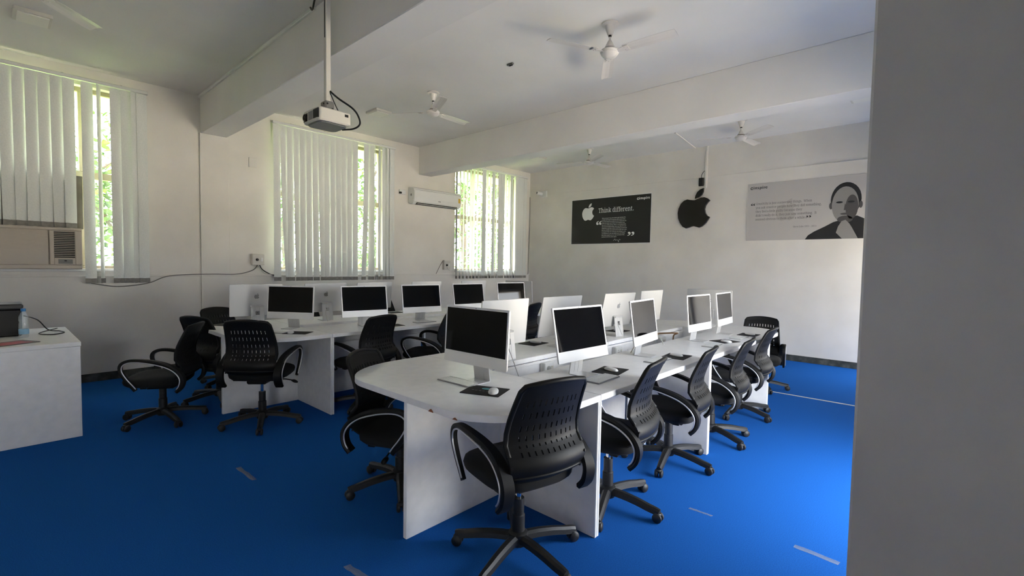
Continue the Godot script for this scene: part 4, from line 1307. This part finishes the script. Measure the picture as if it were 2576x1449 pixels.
	keyboard(-2.72, -3.75, -90, "slim white keyboard behind the second window-side computer of the doorway row")
	mouse_and_pad(-1.875, -1.835, 22, -1.81, -1.835, 40, "on the chipped rounded desk end", true, true)
	mouse_and_pad(-1.66, -2.80, 100, -1.655, -2.80, 75, "at the first computer on the doorway side")
	mouse_and_pad(-1.57, -3.64, 96, -1.575, -3.65, 80, "at the second computer on the doorway side")
	mouse_and_pad(-1.58, -4.76, 70, -1.545, -4.70, 70, "at the third computer on the doorway side")
	mouse_and_pad(-1.56, -5.43, 92, -1.55, -5.44, 70, "at the last computer on the doorway side")
	mouse_and_pad(-2.74, -3.28, -85, -2.73, -3.30, -80, "on the bare window-side worktop of the doorway row")
	mouse_and_pad(-2.66, -4.62, -90, -2.64, -4.6, -75, "at the computer with its stand showing")
	mouse_and_pad(-4.70, -2.02, 40, -4.70, -1.95, 60, "on the rounded end of the window row")
	mouse_and_pad(-4.60, -3.03, 84, -4.62, -3.0, 80, "between two aisle-side computers of the window row")
	mouse_and_pad(-5.80, -3.86, -88, -5.8, -3.84, -80, "on the wall side of the window row", false)
	mouse_and_pad(-5.82, -1.70, -60, 0, 0, 0, "on the wall side of the rounded end", false)

	# sockets and cables in the troughs and on the wall
	socket_box(Vector3(-2.318, 0.705, -2.92), 90, "white socket box in the trough of the doorway row behind its first computer")
	socket_box(Vector3(-2.318, 0.705, -3.98), 90, "white socket box in the trough of the doorway row behind its second computer", Vector3(0.12, 0.09, 0.045), "white_plastic", false)
	socket_box(Vector3(-2.318, 0.705, -4.92), 90, "white socket box in the trough beside the heap of tan wires")
	socket_box(Vector3(WX, 1.52, -2.675), 90, "grey socket box on the wall beside the projector window", Vector3(0.17, 0.16, 0.07), "off_white_plastic")
	socket_box(Vector3(WX, 1.48, -6.285), 90, "grey socket box on the wall beside the far window", Vector3(0.17, 0.19, 0.06), "off_white_plastic")
	cable("tan wires heaped in the trough of the doorway row", [Vector3(-2.28, 0.80, -4.35), Vector3(-2.15, 0.83, -4.5), Vector3(-2.2, 0.82, -4.65), Vector3(-2.05, 0.83, -4.75), Vector3(-2.15, 0.78, -4.9), Vector3(-2.2, 0.66, -5.0)], 0.008, "cable_tan")
	cable("white wire curling out of the doorway row trough", [Vector3(-1.9, 0.804, -4.12), Vector3(-2.0, 0.84, -4.25), Vector3(-2.12, 0.84, -4.4), Vector3(-2.2, 0.74, -4.55)], 0.006, "cable_white")
	cable("loose grey wires lying in the window row trough", [Vector3(-5.18, 0.62, -2.4), Vector3(-5.14, 0.63, -2.8), Vector3(-5.22, 0.62, -3.3), Vector3(-5.16, 0.63, -3.9)], 0.006, "cable_black")
	cable("grey cable along the wall from the blind to the projector window socket", [Vector3(WX + 0.03, 1.20, -0.8), Vector3(WX + 0.03, 1.155, -1.05), Vector3(WX + 0.03, 1.19, -1.35), Vector3(WX + 0.03, 1.275, -1.55), Vector3(WX + 0.035, 1.30, -1.8), Vector3(WX + 0.045, 1.305, -2.1), Vector3(WX + 0.03, 1.305, -2.4), Vector3(WX + 0.04, 1.36, -2.6), Vector3(WX + 0.04, 1.44, -2.67)], 0.006, "cable_grey")
	cable("black cables dropping from the socket beside the projector window", [Vector3(WX + 0.04, 1.44, -2.70), Vector3(WX + 0.04, 1.37, -2.74), Vector3(WX + 0.035, 1.30, -2.86), Vector3(WX + 0.03, 1.285, -2.93)], 0.007, "cable_black")
	cable("white cable dropping from the socket beside the projector window", [Vector3(WX + 0.05, 1.44, -2.67), Vector3(WX + 0.05, 1.38, -2.71), Vector3(WX + 0.045, 1.31, -2.78), Vector3(WX + 0.04, 1.30, -2.88)], 0.006, "cable_white")
	cable("black cable slanting down from the socket beside the far window", [Vector3(WX + 0.03, 1.58, -6.22), Vector3(WX + 0.02, 1.5, -6.15), Vector3(WX + 0.03, 1.30, -6.02)], 0.005, "cable_grey")
	cable("white cable curving from the far window socket to the blind", [Vector3(WX + 0.07, 1.47, -6.26), Vector3(WX + 0.07, 1.38, -6.32), Vector3(WX + 0.05, 1.36, -6.42), Vector3(WX + 0.05, 1.39, -6.50)], 0.006, "cable_white")
	cable("grey cable dropping down the far corner from the camera", [Vector3(WX + 0.02, 3.15, FZ + 0.02), Vector3(WX + 0.03, 2.6, FZ + 0.03), Vector3(WX + 0.02, 2.0, FZ + 0.03), Vector3(WX + 0.03, 1.28, FZ + 0.06)], 0.008, "cable_grey")
	cable("black cable rising from the beam trunking toward the projector pole", [Vector3(-4.21, CY - 0.02, -1.93), Vector3(-4.15, CY - 0.06, -1.92), Vector3(-4.0, CY - 0.02, -1.88), Vector3(-3.75, CY - 0.015, -1.83)], 0.008, "cable_black")

	t = thing("security_camera", "small white wall camera in the far corner above the black poster", "camera", Vector3(-7.2, 3.19, FZ), 0)
	put("mount", box_mesh(Vector3(0.16, 0.14, 0.04), 0.008, Vector3(0.03, 0, 0.02)), M.white_plastic, t)
	var s := st()
	lathe(s, tf(Vector3(-0.02, 0.0, 0.04), Vector3(80, -30, 0)), [Vector2(0, 0), Vector2(0.04, 0), Vector2(0.045, 0.03), Vector2(0.045, 0.12), Vector2(0.03, 0.13), Vector2(0, 0.125)], 16)
	put("barrel", done(s), M.white_plastic, t)
	s = st()
	lathe(s, tf(Vector3(-0.02, 0.0, 0.04), Vector3(80, -30, 0)), [Vector2(0, 0.126), Vector2(0.026, 0.131), Vector2(0.022, 0.137), Vector2(0, 0.139)], 14)
	put("lens", done(s), M.black_gloss, t)

	fan(-2.41, -3.9, 4, "white ceiling fan above the doorway row, blades flat, bowl toward the room")
	fan(-5.08, -3.95, -27, "white ceiling fan between the two beams in front of the projector window")
	fan(-5.16, -7.72, -36, "white ceiling fan in front of the black poster")
	fan(-2.42, -7.66, -36, "white ceiling fan half hidden by the beam near the portrait poster")
	fan(-5.09, -0.22, 135, "white ceiling fan before the first beam, one blade showing")
	ceiling_lamp(-6.36, -0.31, "square white ceiling lamp above the short-slatted blind")
	ceiling_lamp(-6.33, -3.92, "square white ceiling lamp behind the middle fan")
	ceiling_lamp(-6.40, -7.68, "square white ceiling lamp in the far window corner")
	ceiling_lamp(-0.92, -7.60, "square white ceiling lamp beside the column")
	t = thing("ceiling_hook", "small dark bracket on the bare ceiling between the fans", "hook", Vector3(-3.70, CY, -3.94))
	put("plate", box_mesh(Vector3(0.09, 0.018, 0.03), 0.004, Vector3(0, -0.009, 0)), M.grey_plastic, t)
	put("hook", box_mesh(Vector3(0.05, 0.012, 0.014), 0.003, Vector3(0.01, -0.024, 0)), M.cable_black, t)
	t = thing("wall_plate", "square blank cover plate high beside the projector window", "plate", Vector3(WX, 2.94, -2.63), 90)
	put("cover", box_mesh(Vector3(0.11, 0.14, 0.012), 0.003, Vector3(0, 0, 0.006)), M.wall_paint, t)

	window_ac()
	split_ac()
	t = thing("filler_board", "brown opaque board closing the window above the old air conditioner", "board", Vector3(WX + 0.035, 0, 0))
	put("board", span_mesh(Vector3(-0.03, 1.842, 0.7), Vector3(0.008, 2.46, -0.745), 0.002), M.filler_board, t)
	t = thing("ac_plug_point", "small white plug point left of the split air conditioner", "socket", Vector3(WX, 2.83, -5.2), 90)
	put("case", box_mesh(Vector3(0.14, 0.08, 0.03), 0.004, Vector3(0.02, 0, 0.015)), M.white_plastic, t)
	put("plug", box_mesh(Vector3(0.05, 0.035, 0.035), 0.008, Vector3(-0.04, -0.02, 0.045)), M.cable_black, t)
	projector()
	posters()

	# on the teacher's desk
	t = thing("printer", "black boxy printer at the back of the teacher's desk", "printer", Vector3(-6.22, DT, 0.06))
	put("body", box_mesh(Vector3(0.36, 0.24, 0.46), 0.012, Vector3(0, 0.12, 0)), M.printer_black, t)
	put("lid", box_mesh(Vector3(0.37, 0.045, 0.48), 0.012, Vector3(0.0, 0.2625, 0)), M.printer_grey, t)
	t = thing("water_bottle", "clear plastic water bottle with a blue cap before the printer", "bottle", Vector3(-5.93, DT, -0.175))
	s = st()
	lathe(s, tf(Vector3.ZERO), [Vector2(0, 0.002), Vector2(0.028, 0.0), Vector2(0.032, 0.01), Vector2(0.031, 0.06), Vector2(0.033, 0.075), Vector2(0.031, 0.12), Vector2(0.028, 0.135), Vector2(0.032, 0.15), Vector2(0.03, 0.185), Vector2(0.018, 0.215), Vector2(0.0135, 0.225), Vector2(0.0135, 0.238)], 22)
	put("body", done(s), M.bottle_plastic, t)
	s = st()
	cyl(s, tf(Vector3.ZERO), 0.0165, 0.228, 0.252, 16)
	put("cap", done(s), M.bottle_cap, t)
	s = st()
	lathe(s, tf(Vector3.ZERO), [Vector2(0.0325, 0.03), Vector2(0.0335, 0.032), Vector2(0.0335, 0.072), Vector2(0.0325, 0.074)], 22)
	put("paper_label", done(s), M.bottle_label, t)
	t = thing("magazine", "pink and grey magazine lying on the teacher's desk", "magazine", Vector3(-5.55, DT, -0.08), 28)
	put("pages", box_mesh(Vector3(0.21, 0.006, 0.29), 0.001, Vector3(0, 0.003, 0)), M.magazine_grey, t)
	put("cover_picture", box_mesh(Vector3(0.15, 0.0006, 0.24), 0.0, Vector3(0.02, 0.0063, 0.015)), M.magazine_pink, t)
	cable("black cable coiled behind the bottle on the teacher's desk", [Vector3(-6.03, 0.98, -0.18), Vector3(-6.1, 0.93, -0.27), Vector3(-6.15, 0.83, -0.34), Vector3(-6.2, 0.806, -0.42), Vector3(-6.05, 0.806, -0.44), Vector3(-5.95, 0.806, -0.36), Vector3(-6.05, 0.806, -0.28), Vector3(-6.2, 0.806, -0.3), Vector3(-6.45, 0.806, -0.42)], 0.005, "cable_black")

	# marks on the carpet
	for q in [[-0.46, -2.91, 0.2, 0.036, -4, "strip of worn clear tape on the carpet beside the column"], [-1.075, -2.92, 0.14, 0.02, 3, "torn bit of clear tape on the carpet behind the second doorway chair"], [-2.06, -1.16, 0.16, 0.034, 6, "crumpled clear tape on the carpet before the chipped desk end"], [-3.6, -1.18, 0.3, 0.03, 2, "faint clear tape on the open carpet between the rows"]]:
		s = st()
		var n := 7
		var top := []
		var bot := []
		rng.seed = int(absf(q[0]) * 1000)
		for k in n:
			var x: float = (float(k) / (n - 1) - 0.5) * q[2]
			top.append(Vector2(x + rng.randf_range(-0.006, 0.006), q[3] / 2 + rng.randf_range(-0.004, 0.004)))
			bot.push_front(Vector2(x + rng.randf_range(-0.006, 0.006), -q[3] / 2 + rng.randf_range(-0.004, 0.004)))
		var o := put("floor_tape", extrude_mesh(top + bot, 0.0012, 0.0, false, tf(Vector3(q[0], 0.0, q[1]), Vector3(-90, q[4], 0))), M.clear_tape)
		tag(o, q[5], "tape", "tape remains on the carpet")
	var strip := put("floor_strip", span_mesh(Vector3(-1.75, 0, -6.465), Vector3(RX - 0.02, 0.004, -6.435), 0.001), M.line_tape)
	tag(strip, "long thin pale strip across the carpet toward the far doorway", "strip")

	# outside
	structure("ground_outside", span_mesh(Vector3(-60, -0.6, -60), Vector3(-9.6, -0.4, 40), 0.0), M.lawn)
	structure("bounce_strip_outside", span_mesh(Vector3(-9.6, -0.6, -60), Vector3(WX - 0.26, -0.38, 40), 0.0), M.bounce_paving)  # unseen strip added to bounce sunlight up through the windows
	structure("terrace_outside", span_mesh(Vector3(RX + 0.26, -0.25, -40), Vector3(40, -0.02, 30), 0.0), M.concrete)
	var spots := [[-11.0, -0.5, 6.0], [-11.5, -1.9, 6.4], [-11.2, -4.6, 6.0], [-11.6, -5.9, 6.2], [-12.2, -7.4, 6.2], [-11.2, -10.0, 6.0], [-12.0, -11.6, 6.6], [-13.0, -13.2, 7.0], [-14.2, -9.4, 7.4], [-14.2, -3.6, 7.0]]
	var where := ["the air conditioner window, before the short slats", "the air conditioner window, beside its long slats", "the left edge of the projector window", "the right half of the projector window", "the split air conditioner wall", "the first turned slats of the far window", "the middle of the far window", "the corner beyond the far window", "the far window, tall and standing back", "the projector window, tall and standing back"]
	for i in spots.size():
		tree(spots[i][0], spots[i][1], spots[i][2], 100 + i, "leafy green tree outside " + where[i])
